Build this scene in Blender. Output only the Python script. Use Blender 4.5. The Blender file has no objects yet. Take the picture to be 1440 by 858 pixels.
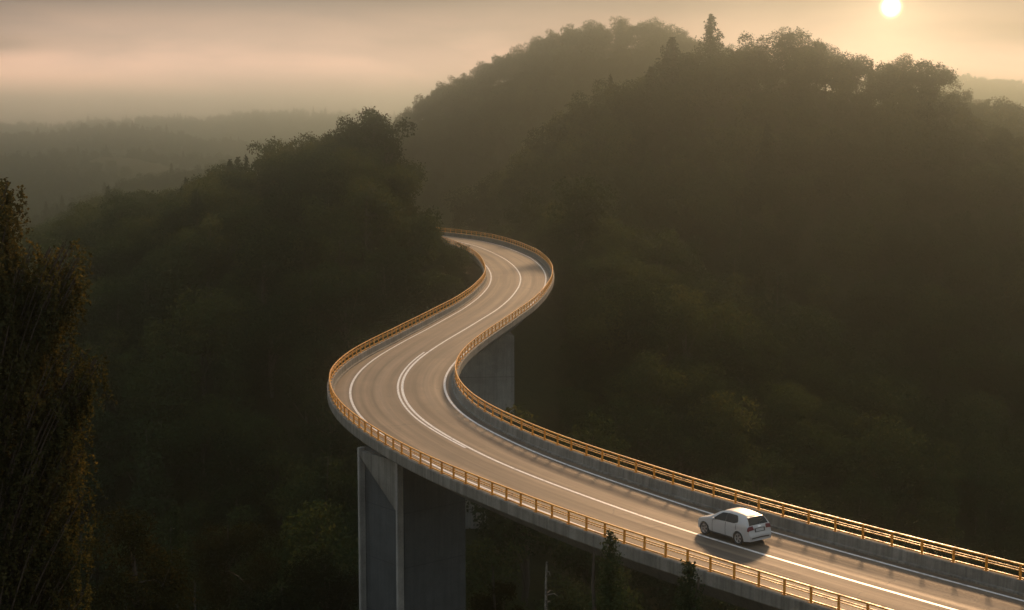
import bpy, bmesh, math, random
import numpy as np
from mathutils import Vector, Matrix

R = math.radians
scene = bpy.context.scene
col = scene.collection
rng = np.random.default_rng(7)
random.seed(7)

# ------------------------------------------------------------------ camera model
FPX = 2200.0            # focal length for a 1440 px wide frame
HOR = 165.0             # row of the horizon in that frame
CAMZ = 20.0
PITCH = math.atan((429 - HOR) / FPX)
CP, SP = math.cos(PITCH), math.sin(PITCH)


def ray(px, py):
    x = (px - 720) / FPX
    v = (429 - py) / FPX
    return x, CP + v * SP, -SP + v * CP


def at(px, py, D):
    x, y, z = ray(px, py)
    t = D / y
    return np.array((x * t, D, CAMZ + z * t))


def on_plane(pts, z=0.0):
    out = []
    for px, py in pts:
        x, y, zz = ray(px, py)
        t = (z - CAMZ) / zz
        out.append((x * t, y * t))
    return np.array(out)


# ------------------------------------------------------------------ object helpers
def tag(o, label=None, cat=None, group=None, kind=None):
    if label: o['label'] = label
    if cat: o['category'] = cat
    if group: o['group'] = group
    if kind: o['kind'] = kind
    return o


def link(o, parent=None):
    col.objects.link(o)
    if parent is not None:
        o.parent = parent
    return o


def empty(name, loc=(0, 0, 0), rz=0.0):
    o = bpy.data.objects.new(name, None)
    o.empty_display_size = 0.5
    o.location = loc
    o.rotation_euler = (0, 0, rz)
    return link(o)


def mesh_np(name, verts, faces4=None, faces3=None, mat=None, smooth=False, polys=None):
    """mesh from numpy arrays: quads and / or triangles, or a list of polygons"""
    me = bpy.data.meshes.new(name)
    verts = np.asarray(verts, dtype=np.float32)
    if polys is not None:
        me.from_pydata([tuple(map(float, v)) for v in verts], [], [tuple(map(int, p)) for p in polys])
    else:
        loops, starts = [], []
        n = 0
        if faces4 is not None and len(faces4):
            f = np.asarray(faces4, dtype=np.int32)
            loops.append(f.ravel())
            starts.append(np.arange(len(f), dtype=np.int32) * 4)
            n += len(f) * 4
        if faces3 is not None and len(faces3):
            f = np.asarray(faces3, dtype=np.int32)
            loops.append(f.ravel())
            starts.append(n + np.arange(len(f), dtype=np.int32) * 3)
        loops = np.concatenate(loops)
        starts = np.concatenate(starts)
        me.vertices.add(len(verts))
        me.vertices.foreach_set('co', verts.ravel())
        me.loops.add(len(loops))
        me.loops.foreach_set('vertex_index', loops)
        me.polygons.add(len(starts))
        me.polygons.foreach_set('loop_start', starts)
        me.update(calc_edges=True)
        me.validate()
    if mat is not None:
        me.materials.append(mat)
    if smooth:
        me.polygons.foreach_set('use_smooth', np.ones(len(me.polygons), dtype=bool))
    me.update()
    return me


def obj(name, me, parent=None):
    return link(bpy.data.objects.new(name, me), parent)


def from_bm(name, bm, mat, parent=None, smooth=False):
    bmesh.ops.recalc_face_normals(bm, faces=bm.faces)
    me = bpy.data.meshes.new(name)
    bm.to_mesh(me)
    bm.free()
    me.materials.append(mat)
    if smooth:
        me.polygons.foreach_set('use_smooth', np.ones(len(me.polygons), dtype=bool))
    return obj(name, me, parent)


def bm_box(bm, c, s, m=None, bevel=0.0):
    r = bmesh.ops.create_cube(bm, size=1.0)
    vs = r['verts']
    for v in vs:
        v.co = Vector((v.co.x * s[0], v.co.y * s[1], v.co.z * s[2]))
    if bevel > 0:
        es = list({e for v in vs for e in v.link_edges})
        rr = bmesh.ops.bevel(bm, geom=es, offset=bevel, segments=2, affect='EDGES')
        vs = list({v for f in rr['faces'] for v in f.verts} | {v for v in vs if v.is_valid})
    for v in vs:
        v.co = v.co + Vector(c)
        if m is not None:
            v.co = m @ v.co
    return vs


def tube(points, radii, sides=7, cap=True):
    """verts, quads, tris of a tapered tube along points"""
    P = np.asarray(points, float)
    n = len(P)
    T = np.gradient(P, axis=0)
    T /= np.linalg.norm(T, axis=1)[:, None] + 1e-9
    up = np.array((0.0, 0.0, 1.0))
    V = []
    for i in range(n):
        a = np.cross(T[i], up if abs(T[i][2]) < 0.95 else np.array((1.0, 0, 0)))
        a /= np.linalg.norm(a) + 1e-9
        b = np.cross(T[i], a)
        for k in range(sides):
            t = 2 * math.pi * k / sides
            V.append(P[i] + radii[i] * (a * math.cos(t) + b * math.sin(t)))
    F = []
    for i in range(n - 1):
        for k in range(sides):
            k2 = (k + 1) % sides
            F.append((i * sides + k, i * sides + k2, (i + 1) * sides + k2, (i + 1) * sides + k))
    return np.array(V), np.array(F)


# ------------------------------------------------------------------ materials
def new_mat(name):
    m = bpy.data.materials.new(name)
    m.use_nodes = True
    nt = m.node_tree
    b = nt.nodes['Principled BSDF']
    return m, nt, b


def node(nt, t, **kw):
    n = nt.nodes.new(t)
    for k, v in kw.items():
        if k.startswith('i_'):
            n.inputs[k[2:].replace('_', ' ')].default_value = v
        else:
            setattr(n, k, v)
    return n


def ramp(nt, fac, stops):
    n = nt.nodes.new('ShaderNodeValToRGB')
    el = n.color_ramp.elements
    while len(el) < len(stops):
        el.new(0.5)
    for e, (p, c) in zip(el, stops):
        e.position = p
        e.color = c if len(c) == 4 else (*c, 1)
    nt.links.new(fac, n.inputs[0])
    return n


def simple_mat(name, color, rough=0.5, metal=0.0, spec=0.5, coat=0.0):
    m, nt, b = new_mat(name)
    b.inputs['Base Color'].default_value = (*color, 1)
    b.inputs['Roughness'].default_value = rough
    b.inputs['Metallic'].default_value = metal
    b.inputs['Specular IOR Level'].default_value = spec
    b.inputs['Coat Weight'].default_value = coat
    return m


def mixrgb(nt, fac, a, b, blend='MIX'):
    n = nt.nodes.new('ShaderNodeMix')
    n.data_type = 'RGBA'
    n.blend_type = blend
    for s, v in ((0, fac), (6, a), (7, b)):
        if hasattr(v, 'links') or isinstance(v, bpy.types.NodeSocket):
            nt.links.new(v, n.inputs[s])
        else:
            n.inputs[s].default_value = v if s == 0 else (v if len(v) == 4 else (*v, 1))
    return n.outputs[2]


def math_n(nt, op, a, b=None, clamp=False):
    n = nt.nodes.new('ShaderNodeMath')
    n.operation = op
    n.use_clamp = clamp
    for i, v in enumerate((a, b)):
        if v is None: continue
        if isinstance(v, bpy.types.NodeSocket): nt.links.new(v, n.inputs[i])
        else: n.inputs[i].default_value = v
    return n.outputs[0]


def foliage_mat(name, stops, trans=0.35, clump=0.45):
    m = bpy.data.materials.new(name)
    m.use_nodes = True
    nt = m.node_tree
    nt.nodes.clear()
    out = nt.nodes.new('ShaderNodeOutputMaterial')
    info = nt.nodes.new('ShaderNodeObjectInfo')
    tc = nt.nodes.new('ShaderNodeTexCoord')
    nz = node(nt, 'ShaderNodeTexNoise', i_Scale=clump, i_Detail=2.0)
    nt.links.new(tc.outputs['Object'], nz.inputs['Vector'])
    geo = nt.nodes.new('ShaderNodeNewGeometry')
    a = math_n(nt, 'MULTIPLY', nz.outputs['Fac'], 0.9)
    a = math_n(nt, 'ADD', a, math_n(nt, 'MULTIPLY', info.outputs['Random'], 0.75))
    a = math_n(nt, 'ADD', a, math_n(nt, 'MULTIPLY', geo.outputs['Random Per Island'], 0.30))
    a = math_n(nt, 'SUBTRACT', a, 0.50, clamp=True)
    rp = ramp(nt, a, stops)
    d = nt.nodes.new('ShaderNodeBsdfDiffuse')
    t = nt.nodes.new('ShaderNodeBsdfTranslucent')
    nt.links.new(rp.outputs[0], d.inputs['Color'])
    tcol = mixrgb(nt, 1.0, rp.outputs[0], (1.5, 1.25, 0.7), 'MULTIPLY')
    nt.links.new(tcol, t.inputs['Color'])
    mx = nt.nodes.new('ShaderNodeMixShader')
    mx.inputs[0].default_value = trans
    nt.links.new(d.outputs[0], mx.inputs[1])
    nt.links.new(t.outputs[0], mx.inputs[2])
    nt.links.new(mx.outputs[0], out.inputs['Surface'])
    return m


M = {}
M['leaf'] = foliage_mat('leaf_green', [(0.0, (0.012, 0.023, 0.010)), (0.35, (0.022, 0.038, 0.015)), (0.7, (0.040, 0.058, 0.021)), (1.0, (0.080, 0.082, 0.027))])
M['needle'] = foliage_mat('needle_green', [(0.0, (0.016, 0.028, 0.013)), (0.6, (0.030, 0.046, 0.019)), (1.0, (0.050, 0.062, 0.022))], trans=0.15)
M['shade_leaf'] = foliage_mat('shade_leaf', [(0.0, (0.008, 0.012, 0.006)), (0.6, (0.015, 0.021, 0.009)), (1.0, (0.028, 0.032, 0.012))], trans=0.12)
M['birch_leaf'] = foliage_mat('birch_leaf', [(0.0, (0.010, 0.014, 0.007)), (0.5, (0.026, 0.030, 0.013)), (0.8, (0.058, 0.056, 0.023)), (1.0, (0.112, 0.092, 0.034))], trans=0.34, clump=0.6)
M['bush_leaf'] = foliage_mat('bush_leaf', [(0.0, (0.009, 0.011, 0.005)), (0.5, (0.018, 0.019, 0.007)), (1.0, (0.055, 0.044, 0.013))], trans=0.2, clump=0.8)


def bark_mat(name, c1, c2, sc=(14, 14, 3)):
    m, nt, b = new_mat(name)
    tc = nt.nodes.new('ShaderNodeTexCoord')
    mp = nt.nodes.new('ShaderNodeMapping')
    mp.inputs['Scale'].default_value = sc
    nz = node(nt, 'ShaderNodeTexNoise', i_Scale=1.0, i_Detail=6.0, i_Roughness=0.65)
    nt.links.new(tc.outputs['Object'], mp.inputs[0])
    nt.links.new(mp.outputs[0], nz.inputs['Vector'])
    rp = ramp(nt, nz.outputs['Fac'], [(0.3, c1), (0.7, c2)])
    nt.links.new(rp.outputs[0], b.inputs['Base Color'])
    bp = node(nt, 'ShaderNodeBump', i_Strength=0.5, i_Distance=0.03)
    nt.links.new(nz.outputs['Fac'], bp.inputs['Height'])
    nt.links.new(bp.outputs[0], b.inputs['Normal'])
    b.inputs['Roughness'].default_value = 0.9
    return m


M['bark'] = bark_mat('bark', (0.03, 0.024, 0.018), (0.085, 0.068, 0.05))
M['pale_bark'] = bark_mat('pale_bark', (0.06, 0.055, 0.05), (0.42, 0.40, 0.36), (6, 6, 9))


def ground_mat():
    m, nt, b = new_mat('forest_floor')
    tc = nt.nodes.new('ShaderNodeTexCoord')
    n1 = node(nt, 'ShaderNodeTexNoise', i_Scale=0.05, i_Detail=8.0, i_Roughness=0.6)
    n2 = node(nt, 'ShaderNodeTexNoise', i_Scale=0.9, i_Detail=6.0, i_Roughness=0.7)
    nt.links.new(tc.outputs['Object'], n1.inputs['Vector'])
    nt.links.new(tc.outputs['Object'], n2.inputs['Vector'])
    r1 = ramp(nt, n1.outputs['Fac'], [(0.35, (0.020, 0.026, 0.010)), (0.65, (0.040, 0.040, 0.016))])
    r2 = ramp(nt, n2.outputs['Fac'], [(0.3, (0.5, 0.5, 0.5)), (0.7, (1.25, 1.2, 1.1))])
    nt.links.new(mixrgb(nt, 1.0, r1.outputs[0], r2.outputs[0], 'MULTIPLY'), b.inputs['Base Color'])
    bp = node(nt, 'ShaderNodeBump', i_Strength=0.8, i_Distance=0.4)
    nt.links.new(n2.outputs['Fac'], bp.inputs['Height'])
    nt.links.new(bp.outputs[0], b.inputs['Normal'])
    b.inputs['Roughness'].default_value = 1.0
    b.inputs['Specular IOR Level'].default_value = 0.1
    return m


def concrete_mat(name, base, joints=0.0, streak=1.0, uv=False):
    m, nt, b = new_mat(name)
    tc = nt.nodes.new('ShaderNodeTexCoord')
    src = tc.outputs['Object']
    n1 = node(nt, 'ShaderNodeTexNoise', i_Scale=0.7, i_Detail=7.0, i_Roughness=0.62)
    n2 = node(nt, 'ShaderNodeTexNoise', i_Scale=9.0, i_Detail=5.0, i_Roughness=0.7)
    mp = nt.nodes.new('ShaderNodeMapping')
    mp.inputs['Scale'].default_value = (3.2, 3.2, 0.16)
    n3 = node(nt, 'ShaderNodeTexNoise', i_Scale=1.0, i_Detail=5.0, i_Roughness=0.65)
    nt.links.new(src, n1.inputs['Vector'])
    nt.links.new(src, n2.inputs['Vector'])
    nt.links.new(src, mp.inputs[0])
    nt.links.new(mp.outputs[0], n3.inputs['Vector'])
    r1 = ramp(nt, n1.outputs['Fac'], [(0.3, tuple(c * 0.72 for c in base)), (0.7, tuple(c * 1.2 for c in base))])
    r3 = ramp(nt, n3.outputs['Fac'], [(0.38, (0.42, 0.42, 0.42)), (0.56, (1, 1, 1))])
    c = mixrgb(nt, 0.75 * streak, r1.outputs[0], r3.outputs[0], 'MULTIPLY')
    r2 = ramp(nt, n2.outputs['Fac'], [(0.3, (0.8, 0.8, 0.8)), (0.7, (1.12, 1.12, 1.12))])
    c = mixrgb(nt, 1.0, c, r2.outputs[0], 'MULTIPLY')
    h = n2.outputs['Fac']
    if joints:
        sp = nt.nodes.new('ShaderNodeSeparateXYZ')
        nt.links.new(src, sp.inputs[0])
        f = math_n(nt, 'FRACT', math_n(nt, 'DIVIDE', math_n(nt, 'ADD', sp.outputs[2], 300.0), joints))
        f = math_n(nt, 'MULTIPLY', math_n(nt, 'LESS_THAN', f, 0.016), 0.6)
        c = mixrgb(nt, f, c, tuple(x * 0.3 for x in base))
    nt.links.new(c, b.inputs['Base Color'])
    bp = node(nt, 'ShaderNodeBump', i_Strength=0.25, i_Distance=0.02)
    nt.links.new(h, bp.inputs['Height'])
    nt.links.new(bp.outputs[0], b.inputs['Normal'])
    b.inputs['Roughness'].default_value = 0.85
    b.inputs['Specular IOR Level'].default_value = 0.3
    return m


def asphalt_mat():
    """UV: u = metres across from the centre line, v = metres along"""
    m, nt, b = new_mat('asphalt')
    uv = node(nt, 'ShaderNodeUVMap', uv_map='road_uv')
    tc = nt.nodes.new('ShaderNodeTexCoord')
    def nz(scale, sc, detail=6.0, rough=0.6, src=uv.outputs[0]):
        mp = nt.nodes.new('ShaderNodeMapping')
        mp.inputs['Scale'].default_value = sc
        n = node(nt, 'ShaderNodeTexNoise', i_Scale=scale, i_Detail=detail, i_Roughness=rough)
        nt.links.new(src, mp.inputs[0])
        nt.links.new(mp.outputs[0], n.inputs['Vector'])
        return n.outputs['Fac']
    bands = nz(1.0, (1.25, 0.016, 1), 3.0, 0.5)         # wheel tracks, long along the road
    fine = nz(1.0, (3.4, 0.05, 1), 4.0, 0.6)
    patch = nz(0.35, (1, 0.5, 1), 6.0, 0.65)
    grain = nz(34.0, (1, 1, 1), 4.0, 0.75, tc.outputs['Object'])
    r = ramp(nt, bands, [(0.34, (0.050, 0.038, 0.026)), (0.5, (0.106, 0.080, 0.053)), (0.66, (0.158, 0.118, 0.076))])
    rf = ramp(nt, fine, [(0.35, (0.76, 0.76, 0.76)), (0.62, (1.14, 1.14, 1.14))])
    rp = ramp(nt, patch, [(0.35, (0.72, 0.72, 0.73)), (0.65, (1.18, 1.17, 1.15))])
    rg = ramp(nt, grain, [(0.25, (0.55, 0.55, 0.55)), (0.75, (1.4, 1.4, 1.4))])
    c = mixrgb(nt, 1.0, r.outputs[0], rf.outputs[0], 'MULTIPLY')
    c = mixrgb(nt, 1.0, c, rp.outputs[0], 'MULTIPLY')
    c = mixrgb(nt, 1.0, c, rg.outputs[0], 'MULTIPLY')
    # oil drip line in the middle of each lane, sealed cracks and transverse joints
    sp = nt.nodes.new('ShaderNodeSeparateXYZ')
    nt.links.new(uv.outputs[0], sp.inputs[0])
    wob = math_n(nt, 'MULTIPLY', math_n(nt, 'SUBTRACT', patch, 0.5), 0.9)
    lane = math_n(nt, 'SUBTRACT', math_n(nt, 'ABSOLUTE', math_n(nt, 'ADD', sp.outputs[0], wob)), 1.72)
    oil = math_n(nt, 'EXPONENT', math_n(nt, 'MULTIPLY', math_n(nt, 'POWER', math_n(nt, 'ABSOLUTE', math_n(nt, 'DIVIDE', lane, 0.30)), 2.0), -1.0))
    c = mixrgb(nt, math_n(nt, 'MULTIPLY', oil, 0.42), c, (0.030, 0.027, 0.024))
    vor = node(nt, 'ShaderNodeTexVoronoi', i_Scale=0.22, feature='DISTANCE_TO_EDGE')
    wn = node(nt, 'ShaderNodeTexNoise', i_Scale=1.2, i_Detail=5.0)
    nt.links.new(uv.outputs[0], wn.inputs['Vector'])
    wv = nt.nodes.new('ShaderNodeVectorMath'); wv.operation = 'MULTIPLY_ADD'
    nt.links.new(wn.outputs['Color'], wv.inputs[0])
    wv.inputs[1].default_value = (1.6, 1.6, 0)
    nt.links.new(uv.outputs[0], wv.inputs[2])
    nt.links.new(wv.outputs[0], vor.inputs['Vector'])
    crack = math_n(nt, 'MULTIPLY', math_n(nt, 'LESS_THAN', vor.outputs['Distance'], 0.006), math_n(nt, 'GREATER_THAN', patch, 0.52))
    jt = math_n(nt, 'LESS_THAN', math_n(nt, 'FRACT', math_n(nt, 'DIVIDE', math_n(nt, 'ADD', sp.outputs[1], 7.0), 29.0)), 0.004)
    dark = math_n(nt, 'MAXIMUM', math_n(nt, 'MULTIPLY', crack, 0.6), math_n(nt, 'MULTIPLY', jt, 0.7))
    c = mixrgb(nt, dark, c, (0.018, 0.017, 0.016))
    nt.links.new(c, b.inputs['Base Color'])
    ro = math_n(nt, 'ADD', math_n(nt, 'MULTIPLY', bands, -0.24), 0.80)
    ro = math_n(nt, 'ADD', ro, math_n(nt, 'MULTIPLY', math_n(nt, 'SUBTRACT', fine, 0.5), -0.22))
    nt.links.new(ro, b.inputs['Roughness'])
    bp = node(nt, 'ShaderNodeBump', i_Strength=0.30, i_Distance=0.012)
    nt.links.new(grain, bp.inputs['Height'])
    nt.links.new(bp.outputs[0], b.inputs['Normal'])
    b.inputs['Specular IOR Level'].default_value = 0.42
    return m


def paint_mat(name, color, rough=0.6):
    m, nt, b = new_mat(name)
    tc = nt.nodes.new('ShaderNodeTexCoord')
    n1 = node(nt, 'ShaderNodeTexNoise', i_Scale=6.0, i_Detail=6.0, i_Roughness=0.7)
    nt.links.new(tc.outputs['Object'], n1.inputs['Vector'])
    n1.inputs['Scale'].default_value = 3.0
    r = ramp(nt, n1.outputs['Fac'], [(0.34, tuple(c * 0.34 for c in color)), (0.43, tuple(c * 0.8 for c in color)), (0.6, color)])
    nt.links.new(r.outputs[0], b.inputs['Base Color'])
    b.inputs['Roughness'].default_value = rough
    return m


def rail_mat():
    m, nt, b = new_mat('rail_paint')
    tc = nt.nodes.new('ShaderNodeTexCoord')
    n1 = node(nt, 'ShaderNodeTexNoise', i_Scale=2.2, i_Detail=7.0, i_Roughness=0.7)
    nt.links.new(tc.outputs['Object'], n1.inputs['Vector'])
    r = ramp(nt, n1.outputs['Fac'], [(0.32, (0.20, 0.075, 0.020)), (0.42, (0.60, 0.24, 0.028)), (0.55, (0.80, 0.36, 0.03)), (0.72, (0.86, 0.45, 0.05))])
    nt.links.new(r.outputs[0], b.inputs['Base Color'])
    rr = ramp(nt, n1.outputs['Fac'], [(0.32, (0.6, 0.6, 0.6)), (0.6, (0.36, 0.36, 0.36))])
    nt.links.new(rr.outputs[0], b.inputs['Roughness'])
    return m


M['ground'] = ground_mat()
M['concrete'] = concrete_mat('parapet_concrete', (0.215, 0.212, 0.188))
M['far_pier'] = concrete_mat('far_pier_concrete', (0.26, 0.265, 0.25), joints=4.5, streak=0.5)
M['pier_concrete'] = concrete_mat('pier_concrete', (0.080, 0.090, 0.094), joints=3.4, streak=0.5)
M['lit_flange_concrete'] = concrete_mat('lit_flange_concrete', (0.32, 0.32, 0.30), streak=0.4)  # flange strips: light they catch put into the colour, paler than the pier body
M['girder_concrete'] = concrete_mat('girder_concrete', (0.12, 0.12, 0.115), streak=0.6)
M['asphalt'] = asphalt_mat()
M['line'] = paint_mat('road_paint', (0.82, 0.81, 0.78), 0.44)
M['rail'] = rail_mat()

# ------------------------------------------------------------------ the road's plan
C_PX = [(647, 340), (671.3, 346.5), (690.5, 354.2), (709.7, 363.8), (722.6, 373.5), (730.3, 383.1), (732.8, 392), (730.3, 403), (718.7, 419), (699, 435.9), (678.5, 448), (652.8, 464), (629.7, 477), (611.8, 488.5), (596, 499), (581, 511.3), (569, 526), (563.5, 542), (566, 556.8), (574, 572), (592, 590), (610, 602.5), (629.5, 613.5), (655, 628), (672.4, 636.8), (698.7, 649.9), (724.9, 660.4), (759.9, 674.4), (794.8, 687.5), (829.8, 699.8), (872.4, 716.2), (924.9, 733.6), (977.3, 751.1), (1200, 817.3), (1252.4, 833), (1304.9, 846.1), (1345, 857.5)]
R_PX = [(644.4, 327.9), (671.3, 334.4), (696.9, 341.4), (722.6, 350.4), (740.5, 360), (755.9, 370.3), (763.6, 379.2), (766.8, 389.5), (766.2, 399.7), (761, 411.3), (754.6, 419), (650, 500.6), (638.5, 511.5), (629.5, 524.4), (625.6, 538.5), (627.6, 551.3), (633.3, 564), (643.6, 577), (656.4, 588.5), (671.8, 598.7), (698.7, 611.5), (724.9, 623.7), (759.9, 638.6), (794.8, 651.7), (829.8, 664.8), (872.4, 679.4), (924.9, 697.8), (991.3, 719.7), (1200, 780.6), (1287.4, 804.2), (1374.8, 827.2), (1439.5, 845.2)]
L_PX = [(682.8, 372.8), (688, 380.5), (690.5, 389.5), (688, 399.7), (682.3, 410.3), (668.2, 422.4), (649, 435.3), (616.9, 454.5), (578.5, 475), (540, 496.2), (526.9, 504.9), (505.1, 524.1), (494.2, 539.5), (490.4, 549.7), (491.7, 560), (497.4, 572.8), (507.7, 585.6), (521.8, 598.5)]
LR_PX = [(644.4, 340.1), (658.5, 345.9), (671.3, 356.2), (680.3, 370.3), (682.2, 380.5), (677.7, 390.8), (664.9, 403.6), (639.2, 419.6), (559, 460), (514.1, 481.8), (475.6, 503.6), (461.5, 524.1), (459.6, 536.9), (465.4, 552.3), (478.2, 569), (511.5, 592), (542.3, 611.3), (578.2, 630.5), (629.5, 652.3), (689.9, 677), (742.4, 697.1), (794.8, 716.4), (855, 736.3), (907, 752.9), (963.4, 770), (1200, 841.7), (1252, 856.6)]
RAIL_H = 1.28            # top of the hand rail above the road
STEP = 0.5


def arclen(P):
    return np.r_[0, np.cumsum(np.hypot(*np.diff(P, axis=0).T))]


def gauss(a, sig):
    n = int(sig * 4) + 1
    k = np.exp(-0.5 * (np.arange(-n, n + 1) / sig) ** 2)
    k /= k.sum()
    a = np.asarray(a, float)
    if a.ndim == 1:
        p = np.r_[2 * a[0] - a[n:0:-1], a, 2 * a[-1] - a[-2:-n - 2:-1]]
        return np.convolve(p, k, 'valid')
    return np.stack([gauss(a[:, i], sig) for i in range(a.shape[1])], 1)


c0 = on_plane(C_PX)[::-1]                      # near -> far
tn = c0[0] - c0[6]; tn /= np.linalg.norm(tn)
far_ext = np.array([(-12.5, 259.5), (-18.5, 267.5), (-27, 275.5), (-38, 283), (-52, 290), (-70, 296)])
c0 = np.vstack([c0[0] + tn * 34, c0, far_ext])
s0 = arclen(c0)
q = np.arange(0, s0[-1], STEP)
CL = np.stack([np.interp(q, s0, c0[:, 0]), np.interp(q, s0, c0[:, 1])], 1)
CL = gauss(CL, 6)                               # 3 m
S = arclen(CL)
TG = np.gradient(CL, axis=0)
TG /= np.linalg.norm(TG, axis=1)[:, None]
NL = np.stack([-TG[:, 1], TG[:, 0]], 1)         # to the left when driving away from the camera
NS = len(CL)


def offset_profile(px, z, default_far=None):
    P = on_plane(px, z)
    d = np.linalg.norm(P[:, None] - CL[None], axis=2)
    k = d.argmin(1)
    v = d.min(1)
    o = np.argsort(k)
    f = np.interp(np.arange(NS), k[o], v[o])
    return gauss(f, 16)


OFF_R = np.clip(offset_profile(R_PX, 0.0), 2.9, 3.9)
OFF_L = np.clip(offset_profile(L_PX, 0.0), 3.4, 3.85)
RAIL_L = np.clip(offset_profile(LR_PX, RAIL_H), 4.35, 5.3)
RAIL_L = np.maximum(RAIL_L, OFF_L + 0.6)
RAIL_R = OFF_R + 0.84


def station(i, off, z):
    """off > 0 to the left"""
    return np.array((CL[i, 0] + NL[i, 0] * off, CL[i, 1] + NL[i, 1] * off, z))


def sweep(profile_fn, idx, closed=True, caps=True):
    """profile_fn(i) -> list of (off, z)"""
    V = []
    for i in idx:
        for o, z in profile_fn(i):
            V.append(station(i, o, z))
    n = len(profile_fn(idx[0]))
    F = []
    m = n if closed else n - 1
    for a in range(len(idx) - 1):
        for k in range(m):
            k2 = (k + 1) % n
            F.append((a * n + k, a * n + k2, (a + 1) * n + k2, (a + 1) * n + k))
    polys = list(F)
    if caps and closed:
        polys.append(tuple(range(n))[::-1])
        polys.append(tuple((len(idx) - 1) * n + k for k in range(n)))
    return np.array(V), polys


# how far the bridge reaches (stations)
dist_far = np.linalg.norm(CL - np.array((-16.0, 264.0)), axis=1)
I_END = int(dist_far.argmin())
I_ALL = list(range(0, NS, 2))
I_BR = list(range(0, I_END, 2))

# road: structure
vr, pr = [], []
us = (-1, -0.5, 0, 0.5, 1)
for i in I_ALL:
    wl = RAIL_L[i] - 0.30
    wr = RAIL_R[i] - 0.30
    for u in us:
        o = u * wl if u > 0 else u * wr
        vr.append(station(i, o, 0.0))
n = len(us)
for a in range(len(I_ALL) - 1):
    for k in range(n - 1):
        pr.append((a * n + k, a * n + k + 1, (a + 1) * n + k + 1, (a + 1) * n + k))
me = mesh_np('road', vr, polys=[p[::-1] for p in pr], mat=M['asphalt'])
uvl = me.uv_layers.new(name='road_uv')
uvv = []
for i in I_ALL:
    for u in us:
        uvv.append((u * (RAIL_L[i] - 0.3) if u > 0 else u * (RAIL_R[i] - 0.3), S[i]))
uvv = np.array(uvv)
li = np.zeros(len(me.loops), dtype=np.int32)
me.loops.foreach_get('vertex_index', li)
uvl.data.foreach_set('uv', uvv[li].astype(np.float32).ravel())
road = tag(obj('road', me), 'brown grey asphalt road with white lines winding over the viaduct', kind='structure')


def line(name, offs, width, idx, z=0.004):
    V, P = [], []
    for i in idx:
        o = offs[i] if hasattr(offs, '__len__') else offs
        V += [station(i, o - width / 2, z), station(i, o + width / 2, z)]
    for a in range(len(idx) - 1):
        P.append((2 * a + 1, 2 * a, 2 * a + 2, 2 * a + 3))
    return obj(name, mesh_np(name, V, polys=P, mat=M['line']), road)


line('edge_line', OFF_L, 0.17, I_ALL)
line('edge_line', -OFF_R, 0.17, I_ALL)
line('centre_line', 0.0, 0.18, I_ALL)
# the second strand of the centre line through the lower bend
Yc = CL[:, 1]
p_in = on_plane([(655, 629.5)])[0]
p_out = on_plane([(599, 495)])[0]
ia = int(np.linalg.norm(CL - p_in, axis=1).argmin())
ib = int(np.linalg.norm(CL - p_out, axis=1).argmin())
tt = np.linspace(0, 1, ib - ia + 1)
second = np.zeros(NS)
second[ia:ib + 1] = 0.21 + 0.11 * np.clip(np.minimum(tt / 0.25, (1 - tt) / 0.05 + 2), 0, 1)
line('centre_line', second, 0.15, list(range(ia, ib + 1)), 0.004)

# ------------------------------------------------------------------ viaduct
via = empty('viaduct', (float(CL[0, 0]), float(CL[0, 1]), -3.0))
tag(via, 'grey concrete viaduct curving in an S over the wooded valley', 'viaduct')
via_off = Matrix.Translation(Vector((-CL[0, 0], -CL[0, 1], 3.0)))


def vpart(name, V, polys, mat, parent=via):
    V = np.asarray(V) - np.array((CL[0, 0], CL[0, 1], -3.0))
    return obj(name, mesh_np(name, V, polys=polys, mat=mat), parent)


def slab_prof(i):
    l, r = RAIL_L[i] - 0.2, RAIL_R[i] - 0.2
    return [(-r, -0.006), (l, -0.006), (l, -0.16), (3.4, -0.42), (-3.0, -0.42), (-r, -0.16)]


def girder_prof(i):
    return [(-2.7, -0.422), (3.1, -0.422), (2.5, -1.75), (-2.1, -1.75)]


def parapet_prof(side):
    def f(i):
        r = RAIL_L[i] if side > 0 else RAIL_R[i]
        p = [(r - 0.31, -0.004), (r - 0.31, 0.10), (r - 0.19, 0.12), (r - 0.17, 0.56), (r - 0.14, 0.59), (r + 0.17, 0.59), (r + 0.20, 0.56), (r + 0.20, 0.02), (r + 0.16, -0.04), (r - 0.197, -0.10), (r - 0.197, -0.004)]
        return [(o * side, z) for o, z in (p if side > 0 else p[::-1])]
    return f


V, P = sweep(slab_prof, I_BR); vpart('deck_slab', V, P, M['girder_concrete'])
V, P = sweep(girder_prof, I_BR); vpart('box_girder', V, P, M['girder_concrete'])
for sd in (1, -1):
    V, P = sweep(parapet_prof(sd), I_BR)
    vpart('parapet', V, P, M['concrete'])


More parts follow.
